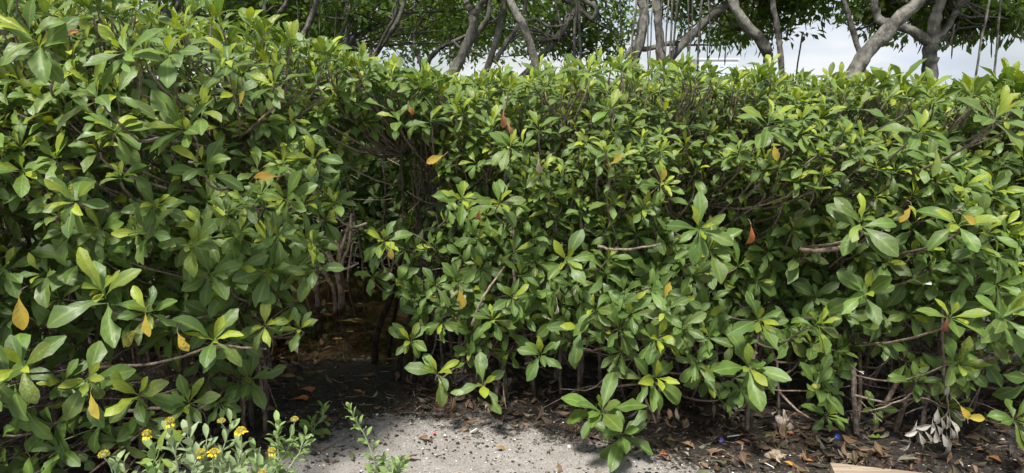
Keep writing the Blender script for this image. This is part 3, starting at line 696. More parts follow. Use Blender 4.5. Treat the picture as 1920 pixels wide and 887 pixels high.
tree('slim mangrove trunk leaning left beside the big leaning trunk',
     [([(1617,125,5.7),(1606,80,5.7),(1592,35,5.7),(1578,-10,5.7),(1540,-150,5.7)],(12,10),'trunk')],
     [(1540,-220,6.2,.8,.8,.5,.6)],tone=.3,seed=14,dark=True)
tree('pale mangrove tree whose trunk forks into three above the hedge, near the right edge',
     [([(1743,135,5.6),(1744,105,5.6),(1746,78,5.6)],(29,29),'trunk'),([(1744,84,5.6),(1715,60,5.6),(1680,48,5.65),(1650,38,5.7),(1640,12,5.7),(1636,-20,5.7),(1620,-120,5.8)],(20,13),'limb'),
      ([(1748,84,5.6),(1752,45,5.6),(1760,15,5.6),(1768,-20,5.6),(1780,-140,5.6)],(25,14),'limb'),([(1752,75,5.6),(1775,52,5.6),(1790,25,5.55),(1803,-10,5.5),(1840,-110,5.5)],(14,8),'limb')],
     [(1720,25,7.4,.9,.6,.30,.9),(1840,5,6.6,.55,.6,.30,.9),(1870,25,6.4,.25,.4,.18,.35),(1760,-140,6,1.2,1,.5,.8)],tone=.28,seed=15,pods=60,
     roots=[(1855,0,1832,128,5.6,4.5),(1878,-30,1888,152,5.6,4.5),(1790,45,1768,95,5.6,4),(1798,40,1786,88,5.7,3),(1755,60,1757,90,6.2,2),(1690,75,1690,98,6.4,2),(1822,60,1825,78,6.2,2.5)])
# far trees beyond, closing the view
for i,(px,D,rx,lab) in enumerate([(250,12,2.4,'far mangrove crown glimpsed left of the twin-stemmed tree'),(480,13,2.2,'far mangrove crown glimpsed behind the twin-stemmed tree'),(690,12.5,2.0,'far mangrove crown behind the dip in the hedge'),
      (850,13.5,2.0,'far mangrove crown behind the Y-shaped trunk'),(60,11.5,2.2,'far mangrove crown behind the top left corner of the hedge')]):
    tree(lab,[([(px,150,D),(px+5,60,D),(px-10,-60,D)],(10,6),'trunk'),([(px+5,70,D),(px+40,20,D),(px+80,-60,D)],(6,4),'limb')],
         [(px,0,D,rx,.8,1.0,2.0),(px+40,75,D+.5,rx*.9,.6,.5,.9)],dark=True,tone=.5,L=.13,ncl=240,nleaf=10,seed=20+i)

# ------------------------------------------------------------------ far building
def box(mb,c,s,col=None):
    c=np.array(c,float); s=np.array(s,float)/2
    v = np.array([[x,y,z] for x in(-1,1) for y in(-1,1) for z in(-1,1)])*s+c
    mb.add(v,[[0,1,3,2],[4,6,7,5],[0,4,5,1],[2,3,7,6],[0,2,6,4],[1,5,7,3]],col)
B0 = P(1372,120,320.)
bl = thing('apartment_building',(B0[0],320,0),'pale low apartment building far across the water, seen just over the hedge','building')
M_wall = plain('painted_wall',.7,.3,.5,.05,.0); M_glass = plain('window_glass',.15,.6,.5,.1,.0)
top = P(1330,112,320.)[2]; x0=P(1312,100,320.)[0]; x1=P(1432,100,320.)[0]; xm = P(1385,100,320)[0]
mb=MB(); box(mb,((x0+xm)/2,326,top/2-.2),(xm-x0,12,top+.4),(.66,.70,.75)); mb.build('wall',M_wall,bl,smooth=False)
mb=MB(); box(mb,((xm+x1)/2+.01,327,top*.39-.2),(x1-xm,12,top*.78+.4),(.78,.78,.78)); mb.build('annexe',M_wall,bl,smooth=False)
mb=MB(); box(mb,((x0+xm)/2,326,top+.4),(xm-x0+1,13,.7),(.8,.8,.8)); mb.build('roof',M_wall,bl,smooth=False)
for fl in range(5):
    for k in range(6):
        mb=MB(); box(mb,(x0+1.6+k*(xm-x0-3)/5,319.95,1.8+fl*(top-2.5)/4.6),(1.9,.3,1.7),(.55,.63,.68)); mb.build('window',M_glass,bl,smooth=False)

# ------------------------------------------------------------------ ground cover: chips, shells, litter
def shards(name,n,xy,size,cols,flat=.35,mat=None,zo=.0):
    mb=MB(); V=[];C=[]
    x,y = xy; s = size*rng.lognormal(0,.45,n)
    z = ground_h(x,y)+zo
    k = 5
    for i in range(k):
        a = i*6.283/k+rng.uniform(-.4,.4,n); r = s*rng.uniform(.5,1.1,n)
        V.append(np.stack([x+np.cos(a)*r,y+np.sin(a)*r,z+rng.uniform(-.2,.6,n)*s*flat],-1))
    V.append(np.stack([x,y,z+s*flat*.9],-1)); V = np.stack(V,1)
    cc = cols[rng.integers(0,len(cols),n)]*rng.uniform(.7,1.25,(n,1))
    V=V.reshape(-1,3); b=(np.arange(n)*6)
    ng=[]
    mb.add(V,np.zeros((0,4),int),np.repeat(cc,6,0))
    tri=[[int(bb+i),int(bb+(i+1)%5),int(bb+5)] for bb in b for i in range(5)]
    mb.ng += tri
    o = mb.build(name,mat or M_chip,smooth=False,kind='stuff'); return o
sandedge = lambda x: interp(x,[-3,-1.3,-.95,-.6,-.2,.15,.35,.6,.9,3],[2.2,2.3,2.70,2.95,2.90,2.80,2.68,2.6,2.42,2.1])
n=22000; x=rng.uniform(-2.2,2.4,n); y=rng.uniform(2.2,3.55,n)
k = rng.random(n) < np.where(y<sandedge(x),.38,.9)*(noise3(np.stack([x,y,0*x],-1),9,2)*.9+.25); x=x[k];y=y[k]
tag(shards('bark_debris',len(x),(x,y),.0056,np.array([[.03,.024,.02],[.06,.045,.033],[.10,.07,.05],[.02,.018,.016]])),'scattered dark bark crumbs and leaf fragments on the sand and mud','debris')
n=3600; x=rng.uniform(-1.4,2.4,n); y=rng.uniform(2.3,3.3,n); k = rng.random(n) < np.where(y<sandedge(x)+.08,.9,.22); x=x[k];y=y[k]
tag(shards('shell_fragments',len(x),(x,y),.0034,np.array([[.62,.58,.52],[.5,.45,.38],[.7,.68,.64],[.38,.33,.28]])),'tiny white broken shells strewn across the pale sand','shells')
# dry leaf litter under the hedge
def litter():
    mb=MB(); n=13000
    x=rng.uniform(-3.0,3.0,n); y=rng.uniform(2.15,4.4,n)
    dens = np.where(y<sandedge(x),.05,.75)*(noise3(np.stack([x,y,0*x],-1),6,9)*.8+.35)
    dens = np.where((x>.45)&(y>2.45-.0*x),dens*1.5,dens); dens=np.where((x>-1.15)&(x<-.5)&(y>2.95),.10,dens); dens=np.where((x<-1.1)&(y<2.4),.5,dens)
    k = rng.random(n)<dens; x=x[k]; y=y[k]; n=len(x)
    a=rng.uniform(0,6.28,n); d=np.stack([np.cos(a),np.sin(a),rng.normal(size=n)*.16],-1)
    nv=np.stack([rng.normal(size=n)*.4,rng.normal(size=n)*.4,rng.choice([1.,-1.],n)],-1)
    pal=np.array([[.085,.05,.035],[.13,.075,.045],[.06,.04,.032],[.19,.12,.075],[.20,.19,.15],[.04,.03,.025],[.11,.12,.06],[.28,.24,.19]])
    c=pal[rng.choice(8,n,p=[.25,.2,.2,.1,.07,.1,.04,.04])]*rng.uniform(.7,1.3,(n,1))
    L=.024+.075*rng.random(n)**1.6
    leaves(mb,np.stack([x,y,ground_h(x,y)+rng.uniform(.003,.03,n)],-1),d,nv,L,L*rng.uniform(.3,.5,n),c,rng.uniform(-.6,1.6,n),rng.uniform(.1,.9,n),nT=6,nS=5,bite=.5,wav=.12)
    return mb.build('leaf_litter',M_dry,kind='stuff')
tag(litter(),'brown dried mangrove leaves carpeting the ground under the hedge','leaf litter')
def twiglit():
    mb=MB()
    for k in range(620):
        x=rng.uniform(-2.5,2.6); y=rng.uniform(2.35,4.0)
        if y<sandedge(x)-.1 and rng.random()<.8: continue
        a=rng.uniform(0,6.28); l=rng.uniform(.02,.09); z=float(ground_h(x,y))+.006
        e=np.array([math.cos(a)*l,math.sin(a)*l,rng.uniform(0,.01)]); p=np.array([x,y,z])
        tube(mb,smooth_path([p,p+e*.5+rng.normal(size=3)*.006,p+e],5),rng.uniform(.0007,.0022),4,np.ones(3)*rng.uniform(.5,2.2),cap=False)
    return mb.build('twig_litter',M_twig,kind='stuff')
tag(twiglit(),'thin broken twigs lying among the dry leaves','twigs')

# ------------------------------------------------------------------ fallen leaves one can point at
def gleaf(px,py,lpx,ang,c,label,z0=None,curl=.9,name='fallen_leaf',mat=None,group='single fallen leaves on the ground',fold=.5,cat='leaf'):
    g = G(px,py,0.0 if z0 is None else z0); 
    if z0 is None: g[2]=float(ground_h(g[0],g[1]))+.016
    else: g[2]=z0+.003
    L=lpx/F*g[1]*1.05; d=np.array([math.cos(ang),math.sin(ang),.05 if z0 is None else 0]); mb=MB()
    base=g-d*L*.5
    if z0 is None: base[2]+=.004
    nv=np.array([rng.normal()*.2,-.35,1.]) if z0 is None else np.array([0,0,1.])
    leaves(mb,[base],[d],[nv],L,L*.44,c,curl,fold,nT=9,nS=5,bite=.4,wav=.10)
    o=mb.build(name,mat or M_dry,smooth=True)
    V=np.empty(len(o.data.vertices)*3,np.float32); o.data.vertices.foreach_get('co',V); V=V.reshape(-1,3)-g.astype(np.float32); o.data.vertices.foreach_set('co',V.ravel()); o.location=g
    tag(o,label,cat,group); return o
OR=(.50,.19,.05); BR=(.30,.10,.045); DK=(.16,.08,.05); YE=(.55,.36,.04)
for a in [(568,753,46,.4,OR,'bright orange curled leaf on the mud, nearest below the left bush'),
 (578,737,36,.1,(.42,.15,.05),'orange leaf curled behind the bright orange one on the mud'),
 (492,740,40,.5,(.34,.16,.08),'frayed tan-orange leaf beside the slim stem of the left bush'),
 (765,742,22,1.6,BR,'rusty red leaf at the foot of the right root cluster'),
 (745,700,26,1.2,(.5,.24,.07),'orange leaf standing on edge against the dark roots'),
 (686,717,14,.2,OR,'small orange leaf midway across the dark mud'),
 (671,742,18,.0,OR,'small orange leaf on the mud above the sand'),
 (830,764,34,.3,(.44,.2,.09),'light orange leaf lying under the first low rosette right of the gap'),
 (858,752,26,.9,(.46,.2,.08),'orange-brown leaf tilted beside a thin twig, right of the light orange one'),
 (872,810,24,.5,(.24,.13,.06),'dull brown leaf where sand meets litter, left half of hedge foot'),
 (938,845,26,.1,(.36,.24,.10),'ochre leaf lying alone on the pale sand'),
 (1035,845,16,1.1,(.2,.16,.07),'small olive-brown leaf at the sand edge below the big rosette'),
 (1245,856,34,.6,(.55,.17,.06),'vivid orange leaf at the edge of sand and litter'),
 (1257,832,24,2.6,(.3,.2,.08),'ochre leaf standing just above the vivid orange one'),
 (1290,838,30,-.2,(.30,.17,.08),'long tan-brown leaf left of the purple cap'),
 (1387,834,24,-.3,(.28,.12,.07),'reddish brown leaf right of the white straw'),
 (1482,815,20,-.2,(.42,.15,.06),'orange-brown leaf below the crumpled plastic scrap'),
 (1480,873,26,-.5,(.6,.28,.04),'yellow-orange leaf at the bottom edge left of the plank'),
 (1520,868,24,.1,(.55,.2,.05),'orange leaf touching the ground just left of the plank corner'),
 (1655,862,30,2.9,(.28,.11,.06),'rusty leaf behind the plank end'),
 (1780,838,40,.1,(.15,.075,.055),'large dark brown leaf under the withered grey leaves'),
 (1840,848,34,.4,(.34,.15,.07),'orange-brown leaf right of the withered grey leaves'),
 (1865,867,32,-.4,(.5,.18,.06),'bright rust-orange leaf in the bottom right corner'),
 (1410,858,0,.1,DK,'')]:
    if a[2]: gleaf(*a)
for a in [(615,590,20,.1,(.46,.2,.05),'orange leaf floating at the left of the dark water'),(635,571,16,.0,(.5,.2,.06),'small orange leaf floating behind the centre of the water'),(645,546,15,.3,(.42,.22,.08),'orange-brown leaf floating farthest back in the water'),
 (618,591-22,15,.0,(.45,.2,.06),'thin orange leaf floating near the pale roots'),(665,601,46,.1,(.33,.28,.08),'long yellowish leaf cluster floating mid water'),(632,635,16,.2,(.5,.26,.07),'orange leaf floating close to the muddy shore'),
 (655,622,14,.0,(.4,.22,.06),'little tan leaf floating between the shore and the long yellow one'),(696,546,16,.1,(.5,.2,.07),'orange leaf floating beside the right roots'),(592,594,10,.3,(.36,.14,.05),'tiny red-brown leaf floating at the left water edge'),
 (675,570,14,2.8,(.42,.2,.06),'small tan leaf floating right of the water centre')]:
    gleaf(a[0],a[1],a[2]*1.35,*a[3:],z0=SEA,curl=.15,fold=.1,mat=M_dry,group='leaves floating on the water under the hedge')
gleaf(1640,826,34,.1,(.20,.36,.04),'fresh green leaf on the litter beside the slim pale stem',curl=.4,mat=M_new)
gleaf(1440,823,24,.0,(.30,.42,.06),'lime green leaf lying below the star-shaped rosettes',curl=.3,mat=M_new)

# ------------------------------------------------------------------ small found things
def local(o,g):
    V=np.empty(len(o.data.vertices)*3,np.float32); o.data.vertices.foreach_get('co',V); V=V.reshape(-1,3)-np.array(g,np.float32); o.data.vertices.foreach_set('co',V.ravel()); o.location=[float(a) for a in g]; return o
def cap_(px,py,r,c,label):
    g=G(px,py); g[2]=float(ground_h(g[0],g[1]))+.012; mb=MB(); n=20
    prof=[(.0,.0),(.86,.0),(1,-.12),(1.02,-.75),(.94,-.75),(.9,-.15)]; a=np.arange(n)*6.283/n
    V=[]; 
    for rr,zz in prof:
        k=1+.025*(np.arange(n)%2)*(rr>.97); V.append(np.stack([np.cos(a)*max(rr,.02)*r*k,np.sin(a)*max(rr,.02)*r*k,np.full(n,zz*r)],-1))
    V=np.concatenate(V); t=.7; V=V@np.array([[1,0,0],[0,math.cos(t),math.sin(t)],[0,-math.sin(t),math.cos(t)]])+g
    q=[[i*n+j,i*n+(j+1)%n,(i+1)*n+(j+1)%n,(i+1)*n+j] for i in range(len(prof)-1) for j in range(n)]
    mb.add(V,q,c); tag(local(mb.build('bottle_cap',M_plastic),g),label,'bottle cap')
cap_(1352,826,.013,(.09,.07,.30),'purple ribbed bottle cap half buried in the leaf litter')
cap_(1570,822,.013,(.03,.07,.32),'bright blue bottle cap lying under the lowest right rosette')
cap_(348+466,818,.007,(.6,.04,.06),'tiny red plastic cap on the sand below the hedge')
def straw(px,py,ang,l,r,c,label,name='drinking_straw'):
    g=G(px,py); g[2]=float(ground_h(g[0],g[1]))+.012; d=np.array([math.cos(ang),math.sin(ang),.08]); mb=MB()
    tube(mb,[g-d*l/2,g,g+d*l/2],r,10,c,cap=False); tube(mb,[g+d*l/2,g,g-d*l/2],r*.8,10,c,cap=False)
    tag(local(mb.build(name,M_plastic),g),label,'straw')
straw(1375,818,.12,.055,.003,(.8,.8,.78),'white plastic straw piece lying beside the purple cap')
straw(1437,872,-1.1,.075,.002,(.75,.75,.74),'thin white straw slanting at the bottom edge in the litter')
straw(888,812,.8,.04,.003,(.75,.78,.8),'short white straw piece on the sand edge under the low rosettes')
def crumple(px,py,w,h,c,label,name,cat,mat=None,seed=0,D=None,amp=.35):
    g=G(px,py) if D is None else P(px,py,D)
    if D is None: g[2]=float(ground_h(g[0],g[1]))
    r=np.random.default_rng(seed); n,m=18,12; th=np.linspace(0,6.283,n,endpoint=False); ph=np.linspace(.05,3.09,m)
    T,Pp=np.meshgrid(th,ph); q=np.stack([np.sin(Pp)*np.cos(T),np.sin(Pp)*np.sin(T),np.cos(Pp)],-1)
    k=1+amp*(noise3(q,3.,seed)-.5)*2+amp*.5*(noise3(q,8.,seed+1)-.5); V=q*k[...,None]*np.array([w/2,w*.35,h/2])+g+np.array([0,0,h*.35])
    Q=[[i*n+j,i*n+(j+1)%n,(i+1)*n+(j+1)%n,(i+1)*n+j] for i in range(m-1) for j in range(n)]
    mb=MB(); mb.add(V.reshape(-1,3),Q,c,None,[list(range(n)),[(m-1)*n+j for j in range(n)][::-1]])
    tag(local(mb.build(name,mat or M_chip,smooth=mat is not None),g),label,cat)
crumple(1455,855,.075,.03,(.27,.22,.15),'tan porous lump of rock among the leaves left of the plank','stone','stone',seed=1)
crumple(1592,858,.06,.018,(.22,.21,.18),'flat grey driftwood chip behind the plank','driftwood','driftwood',seed=2)
crumple(1470,802,.07,.10,(.33,.27,.22),'crumpled pale brown plastic scrap caught below the hedge','plastic_scrap','plastic',mat=M_plastic,seed=3,amp=.7)
crumple(1066,838,.02,.012,(.55,.53,.5),'small pale pebble on the sand edge','pebble','pebble',seed=4)
crumple(608,880,.015,.010,(.6,.57,.5),'white pebble low on the sand at the picture bottom','pebble','pebble',seed=5)
crumple(588,858,.03,.02,(.05,.04,.03),'dark clump of bark on the sand beside the forked stick','bark_clump','bark',seed=6)
# forked stick on the sand
g=G(605,842); g[2]+=.01; st=thing('forked_stick',g,'thin brown forked stick lying on the sand right of the flowers','stick')
for nm,pp in (('branch',[(572,828),(590,838),(606,844),(622,838)]),('branch',[(606,844),(630,832),(652,820)])):
    mb=MB(); tube(mb,smooth_path([G(a,b,.008+.02*i) for i,(a,b) in enumerate(pp)],8,.001),np.linspace(.004,.0022,8),6); mb.build(nm,M_root,st)
# plank
def plank():
    a=G(1556,869,.04); b=G(1730,888,.04); d=nrm(b-a); d[2]=0; s=np.array([-d[1],d[0],0]); L=1.1; W=.09; H=.04
    # front top edge starts at a; board extends away from viewer by W
    r=.004; prof=[(0,-H+.0),(0,-r),(r,0),(W-r,0),(W,-r),(W,-H)]
    mb=MB(); n=40; V=[]
    s = s if s[1]<0 else -s
    for i in range(n+1):
        t=i/n*L
        for u,v in prof:
            V.append(a+d*t+s*(u)+np.array([0,0,v+.006+.0006*math.sin(t*31+u*50)]))
    k=len(prof); q=[[i*k+j,i*k+(j+1)%k,(i+1)*k+(j+1)%k,(i+1)*k+j] for i in range(n) for j in range(k)]
    V=np.array(V); mb.add(V,q,None,None,[list(range(k)),[n*k+j for j in range(k)][::-1]])
    m, nt=newmat('weathered_timber'); out=N(nt,'ShaderNodeOutputMaterial'); pr=N(nt,'ShaderNodeBsdfPrincipled'); tc=N(nt,'ShaderNodeTexCoord')
    mp=N(nt,'ShaderNodeMapping'); mp.inputs['Rotation'].default_value=(0,0,-math.atan2(d[1],d[0])); mp.inputs['Scale'].default_value=(3,60,60); lk(nt,tc.outputs['Object'],mp.inputs[0])
    n1=N(nt,'ShaderNodeTexNoise',i_Scale=1.,i_Detail=5.); lk(nt,mp.outputs[0],n1.inputs['Vector']); n2=N(nt,'ShaderNodeTexNoise',i_Scale=30.,i_Detail=3.); lk(nt,tc.outputs['Object'],n2.inputs['Vector'])
    c=mix(nt,rampf(nt,n1.outputs[0],.3,.7),(.25,.19,.135),(.42,.34,.26)); c=mix(nt,rampf(nt,n2.outputs[0],.6,.75,0,.6),c,(.14,.10,.07))
    lk(nt,c,pr.inputs['Base Color']); pr.inputs['Roughness'].default_value=.8
    bp=N(nt,'ShaderNodeBump',i_Strength=.5,i_Distance=.002); lk(nt,n1.outputs[0],bp.inputs['Height']); lk(nt,bp.outputs[0],pr.inputs['Normal']); lk(nt,pr.outputs[0],out.inputs[0])
    tag(local(mb.build('timber_plank',m,smooth=False),a*[1,1,0]),'weathered tan timber plank lying at the bottom edge on the right','plank')
plank()
# withered grey leaves hanging over the litter
g=P(1778,770,2.52); db=thing('dead_branch',(g[0],g[1],g[2]),'broken dead branch with withered silver-grey leaves hanging low at right','dead branch')
mb=MB(); tube(mb,smooth_path([P(1775,700,2.6),P(1776,730,2.56),P(1778,765,2.52),P(1765,790,2.5),P(1740,800,2.5)],12,.002),np.linspace(.005,.002,12),6)
tube(mb,smooth_path([P(1778,765,2.52),P(1782,800,2.5),P(1785,820,2.49)],8,.001),np.linspace(.003,.0015,8),5); mb.build('twig',M_twig,db)
for (px,py,lp,dx,dz) in [(1775,728,34,.1,-1),(1757,780,34,-.1,-1),(1768,795,32,.3,-1),(1776,790,36,.15,-1),(1790,800,40,.5,-.9),(1798,780,30,.9,-.6),(1735,800,38,-.9,-.35),(1712,812,30,-.8,-.4),(1728,822,30,.4,-1),(1740,818,28,.5,-.8),
     (1755,818,32,0,-1),(1748,800,30,-.1,-1),(1764,808,34,.6,-.8),(1772,825,34,.4,-.9),(1780,835,52,.2,-1),(1785,812,36,.3,-1),(1732,838,26,.6,-.7),(1706,828,26,.3,-.9),(1792,818,28,.35,-1),(1715,800,28,-.5,-.9),(1700,838,28,-.4,-.6)]:
    D=2.5+rng.normal()*.025; p=P(px,py,D); L=lp/F*D*1.05; d=nrm(np.array([dx,-.15+rng.normal()*.15,dz])); m1=MB()
    leaves(m1,[p-d*L*.5],[d],[[rng.normal()*.6,-1,.3]],L,L*.42,np.array([.40,.38,.34])*rng.uniform(.75,1.25),rng.uniform(.2,.9),rng.uniform(.3,.9),nT=8,nS=5,bite=.1,wav=.08)
    m1.build('withered_leaf',M_dry,db)

# ------------------------------------------------------------------ sea oxeye and seedlings in front
SIL=np.array([.42,.49,.32]); SIG=np.array([.24,.38,.10])
def oxeye(label, foot, stems, heads, cname='oxeye_plant'):
    root=thing(cname,foot,label,'flowering plant' if heads else 'plant','low silvery plants in front of the hedge')
    for pts,dens,L,tone in stems:
        w=[np.array(q,float) if abs(q[0])<10 else P(*q) for q in pts]; path=smooth_path(w,16,.0012); mb=MB(); tube(mb,path,np.linspace(.0034,.0018,16),6,SIL*.8); mb.build('stem',M_greenstem,root)
        o=[];d=[];nv=[];LL=[];c=[]
        n=int(dens*1.7); L=L*1.5 
        for i in range(n):
            t=(i+1)/n; p=path[min(15,int(t*15))]; tg=nrm(path[min(15,int(t*15)+1)]-path[max(0,int(t*15)-1)]) if int(t*15)<15 else nrm(path[15]-path[13])
            a=nrm(np.cross(tg,[.3,1,.1])); b=np.cross(tg,a); ph=i*math.pi/2*.97+rng.normal()*.25
            for s in (0,math.pi):
                rad=a*math.cos(ph+s)+b*math.sin(ph+s); th=(1.15-.75*t)+rng.normal()*.15
                dd=tg*math.cos(th)+rad*math.sin(th); o.append(p); d.append(dd); nv.append(tg*math.sin(th)-rad*math.cos(th)); LL.append(L*(1-.35*t)*rng.uniform(.75,1.15)); c.append((SIL*(1-tone)+SIG*tone)*rng.uniform(.8,1.2)*np.array([1,1,1]))
        mb=MB(); leaves(mb,np.array(o),np.array(d),np.array(nv),np.array(LL),np.array(LL)*.40,np.array(c),.5,.3,nT=6,nS=5,bite=.05,pet=.05); mb.build('leaves',M_silver,root)
    for (px,py,D,r,kind,sx,sy) in heads:
        r *= 1.05
        p=P(px,py,D); f=P(sx,sy,D+.02); mb=MB(); tube(mb,smooth_path([f,(f+p)/2+rng.normal(size=3)*.004,p-[0,0,r*.6]],7),.0019,6,SIL*.9)
        h=thing('flower_head',(0,0,0),None,None); h.parent=root; h.location=[float(a) for a in (p-np.array(root.location))]
        mb.build('flower_stalk',M_greenstem,root)
        # disc of florets
        n=110; k=np.arange(n)+.5; zz=1-k/n*1.05; ph=k*2.39996; rr=np.sqrt(np.clip(1-zz*zz,0,1)); q=np.stack([rr*np.cos(ph),rr*np.sin(ph),zz*.8],-1)
        o=p+q*r*.62; mb=MB(); cc=np.array([.52,.44,.06]) if kind=='ball' else np.array([.62,.46,.03])
        leaves(mb,o,q+rng.normal(size=q.shape)*.12,np.cross(q,rng.normal(size=q.shape)),r*.42,r*.2,cc*rng.uniform(.7,1.15,(n,1)),.2,.5,nT=3,nS=3,bite=0,wav=0,pet=.05)
        core=MB(); th=np.linspace(0,6.283,12,endpoint=False); V=np.concatenate([np.stack([np.cos(th)*math.sin(a)*r*.66,np.sin(th)*math.sin(a)*r*.66,np.full(12,math.cos(a)*r*.5)],-1) for a in (.05,.6,1.2,1.8,2.5,3.1)])+p
        core_q=[[i*12+j,(i+1)*12+j,(i+1)*12+(j+1)%12,i*12+(j+1)%12] for i in range(5) for j in range(12)]
        core.add(V,core_q,(.22,.26,.10)); core.build('calyx',M_greenstem,h); mb.build('disc',M_petal,h)
        if kind!='ball':
            m=13 if kind=='open' else 9; ph=np.arange(m)*6.283/m+rng.normal(size=m)*.12; dr=-.05 if kind=='open' else -.8
            d=np.stack([np.cos(ph),np.sin(ph),np.full(m,dr)+rng.normal(size=m)*.15],-1); pm=MB()
            leaves(pm,p+d*r*.45,d,np.tile([0,0,1.],(m,1)),r*.95,r*.5,np.array([.85,.60,.015])*rng.uniform(.85,1.1,(m,1)),.4,.15,nT=5,nS=3,bite=0,pet=.05); pm.build('petals',M_petal,h)
    return root
def gz(px,D): x=P(px,880,D)[0]; return (x,D,float(ground_h(x,D)))
f1=gz(215,1.95)
oxeye('single yellow button flower on a pale stalk at the far left of the flowers',f1,
   [([f1,(222,930,1.95),(215,875,1.95)],5,.05,.3),([f1,(240,930,1.95),(232,868,1.95)],4,.05,.2)],[(195,853,1.93,.017,'ball',212,890)])
f2=gz(385,2.0)
oxeye('large silvery clump with many yellow flower heads at bottom left, in front of the hedge',f2,
   [([f2,(350,950,1.98),(330,860,1.97),(318,815,1.97)],8,.062,.2),([f2,(340,940,2.0),(300,880,2.0),(285,850,2.0)],7,.06,.6),([f2,(380,950,1.96),(370,880,1.96),(352,815,1.97)],9,.062,.0),([f2,(400,950,2.02),(408,880,2.02),(432,796,2.02)],10,.055,.4),
    ([f2,(420,950,1.98),(440,890,1.98),(452,845,1.98)],7,.065,.3),([f2,(370,960,1.93),(360,900,1.93),(368,862,1.93)],7,.065,.0),([f2,(440,950,1.97),(480,900,1.97),(478,850,1.97)],7,.06,.5),([f2,(420,960,1.92),(420,905,1.92),(412,868,1.92)],7,.06,.1),
    ([f2,(330,960,1.93),(300,915,1.93),(285,885,1.93)],6,.06,.7),([f2,(460,960,1.93),(470,910,1.93),(500,872,1.93)],7,.06,.4),([f2,(400,930,2.05),(385,880,2.05),(388,825,2.05)],8,.055,.2),([f2,(380,960,1.9),(400,910,1.9),(440,880,1.9)],7,.06,.2)],
   [(275,813,1.98,.014,'half',292,850),(318,790,1.98,.015,'half',330,835),(320,806,2.02,.013,'ball',335,840),(415,790,2.0,.013,'ball',424,830),(452,808,1.98,.016,'open',454,860),(376,848,1.93,.013,'half',372,880),(401,848,1.92,.015,'open',402,885),(510,845,1.94,.012,'half',500,880),(335,812,2.05,.010,'half',345,840),(491,886,1.9,.012,'half',488,910)])
f3=gz(510,2.1)
oxeye('smaller green clump with one yellow button flower, right of the large silvery clump',f3,
   [([f3,(520,910,2.1),(522,840,2.1),(520,798,2.1)],9,.050,.7),([f3,(530,905,2.1),(560,850,2.1),(572,818,2.1)],8,.048,.6),([f3,(510,900,2.12),(535,850,2.12),(545,825,2.12)],7,.05,.8)],[(552,787,2.1,.0135,'ball',540,835)])
f4=tuple(G(700,884)); f4=(f4[0]+.02,f4[1]-.1,0.)
oxeye('tall leggy green sprig bending left on the sand in the middle foreground',f4,[([f4,(705,880,2.35),(690,830,2.33),(668,790,2.32),(657,768,2.32)],9,.045,.75)],[],'oxeye_sprig')
f5=tuple(G(735,905))
oxeye('low greyish leafy plant on the sand right of the tall sprig',f5,[([f5,(728,882,2.36),(722,866,2.36)],5,.05,.4),([f5,(745,885,2.36),(752,868,2.36)],5,.05,.3),([f5,(735,890,2.33),(738,875,2.33)],4,.05,.5)],[],'oxeye_sprig')
f6=tuple(G(588,820))
oxeye('tiny green seedling with few oval leaves at the mud edge',f6,[([f6,(590,800,2.75),(604,785,2.74),(606,768,2.74)],3,.06,1.),([f6,(585,805,2.75),(584,792,2.75)],2,.05,1.)],[],'seedling')
# broad yellow-green leaf shoot in the flowers
g=P(305,830,1.92); sh=thing('vine_shoot',(g[0],g[1],g[2]-.1),'pale yellow-green folded leaves of a creeper rising among the flowers','vine')
mb=MB(); leaves(mb,[P(312,800,1.92),P(322,800,1.93),P(292,862,1.93),P(300,858,1.93)],[[-.35,-.2,-1],[.5,-.1,-.9],[-.9,-.1,-.1],[.8,-.2,-.5]],[[-.6,-1,.1],[.6,-1,.2],[0,-.6,1],[0,-.6,1]],np.array([.082,.055,.05,.05]),np.array([.03,.024,.024,.02]),np.array([.34,.45,.07]),.3,.5,nT=8,nS=5,bite=0); mb.build('leaves',M_new,sh)
mb=MB(); tube(mb,smooth_path([P(270,900,1.93),P(292,862,1.93),P(303,835,1.93),P(316,799,1.925)],12,.001),.0016,5,(.25,.33,.08)); mb.build('stem',M_greenstem,sh)
# creeping vine under the left bush
g=G(90,870); vn=thing('creeping_vine',g,'thin green creeping vine with round leaves under the left bush','vine')
mb=MB(); tube(mb,smooth_path([P(40,892,2.1),P(65,855,2.1),P(120,825,2.15),P(175,805,2.2),P(245,800,2.3),P(290,800,2.4)],24,.002),.0022,5,(.22,.28,.09))
tube(mb,smooth_path([P(60,862,2.1),P(47,840,2.1),P(50,815,2.12),P(60,795,2.15)],10,.002),.0016,5,(.22,.28,.09)); tube(mb,smooth_path([P(138,815,2.15),P(137,785,2.12),P(142,765,2.12)],8,.002),.0016,5,(.22,.28,.09)); mb.build('stem',M_greenstem,vn)
o=[];d=[]
pts_=[(70,850,60,-.3,-.9),(30,872,55,-.8,-.3),(145,850,26,.5,-.2),(160,858,30,.3,-.4),(60,790,36,.2,.8),(200,852,30,.8,-.2),(10,880,70,.4,.2),(225,830,24,.8,.1),(100,878,34,.6,-.3)]
leaves(m1:=MB(),np.array([P(a,b,2.2) for a,b,_,_,_ in pts_]),np.array([[u,-.2,v] for *_,u,v in pts_]),np.tile([.1,-.8,.6],(len(pts_),1)),np.array([l/F*2.2 for _,_,l,_,_ in pts_]),np.array([l/F*2.2*.7 for _,_,l,_,_ in pts_]),np.array([.05,.11,.03]),.4,.2,nT=7,nS=5,bite=.1)
m1.build('leaves',M_leaf,vn)
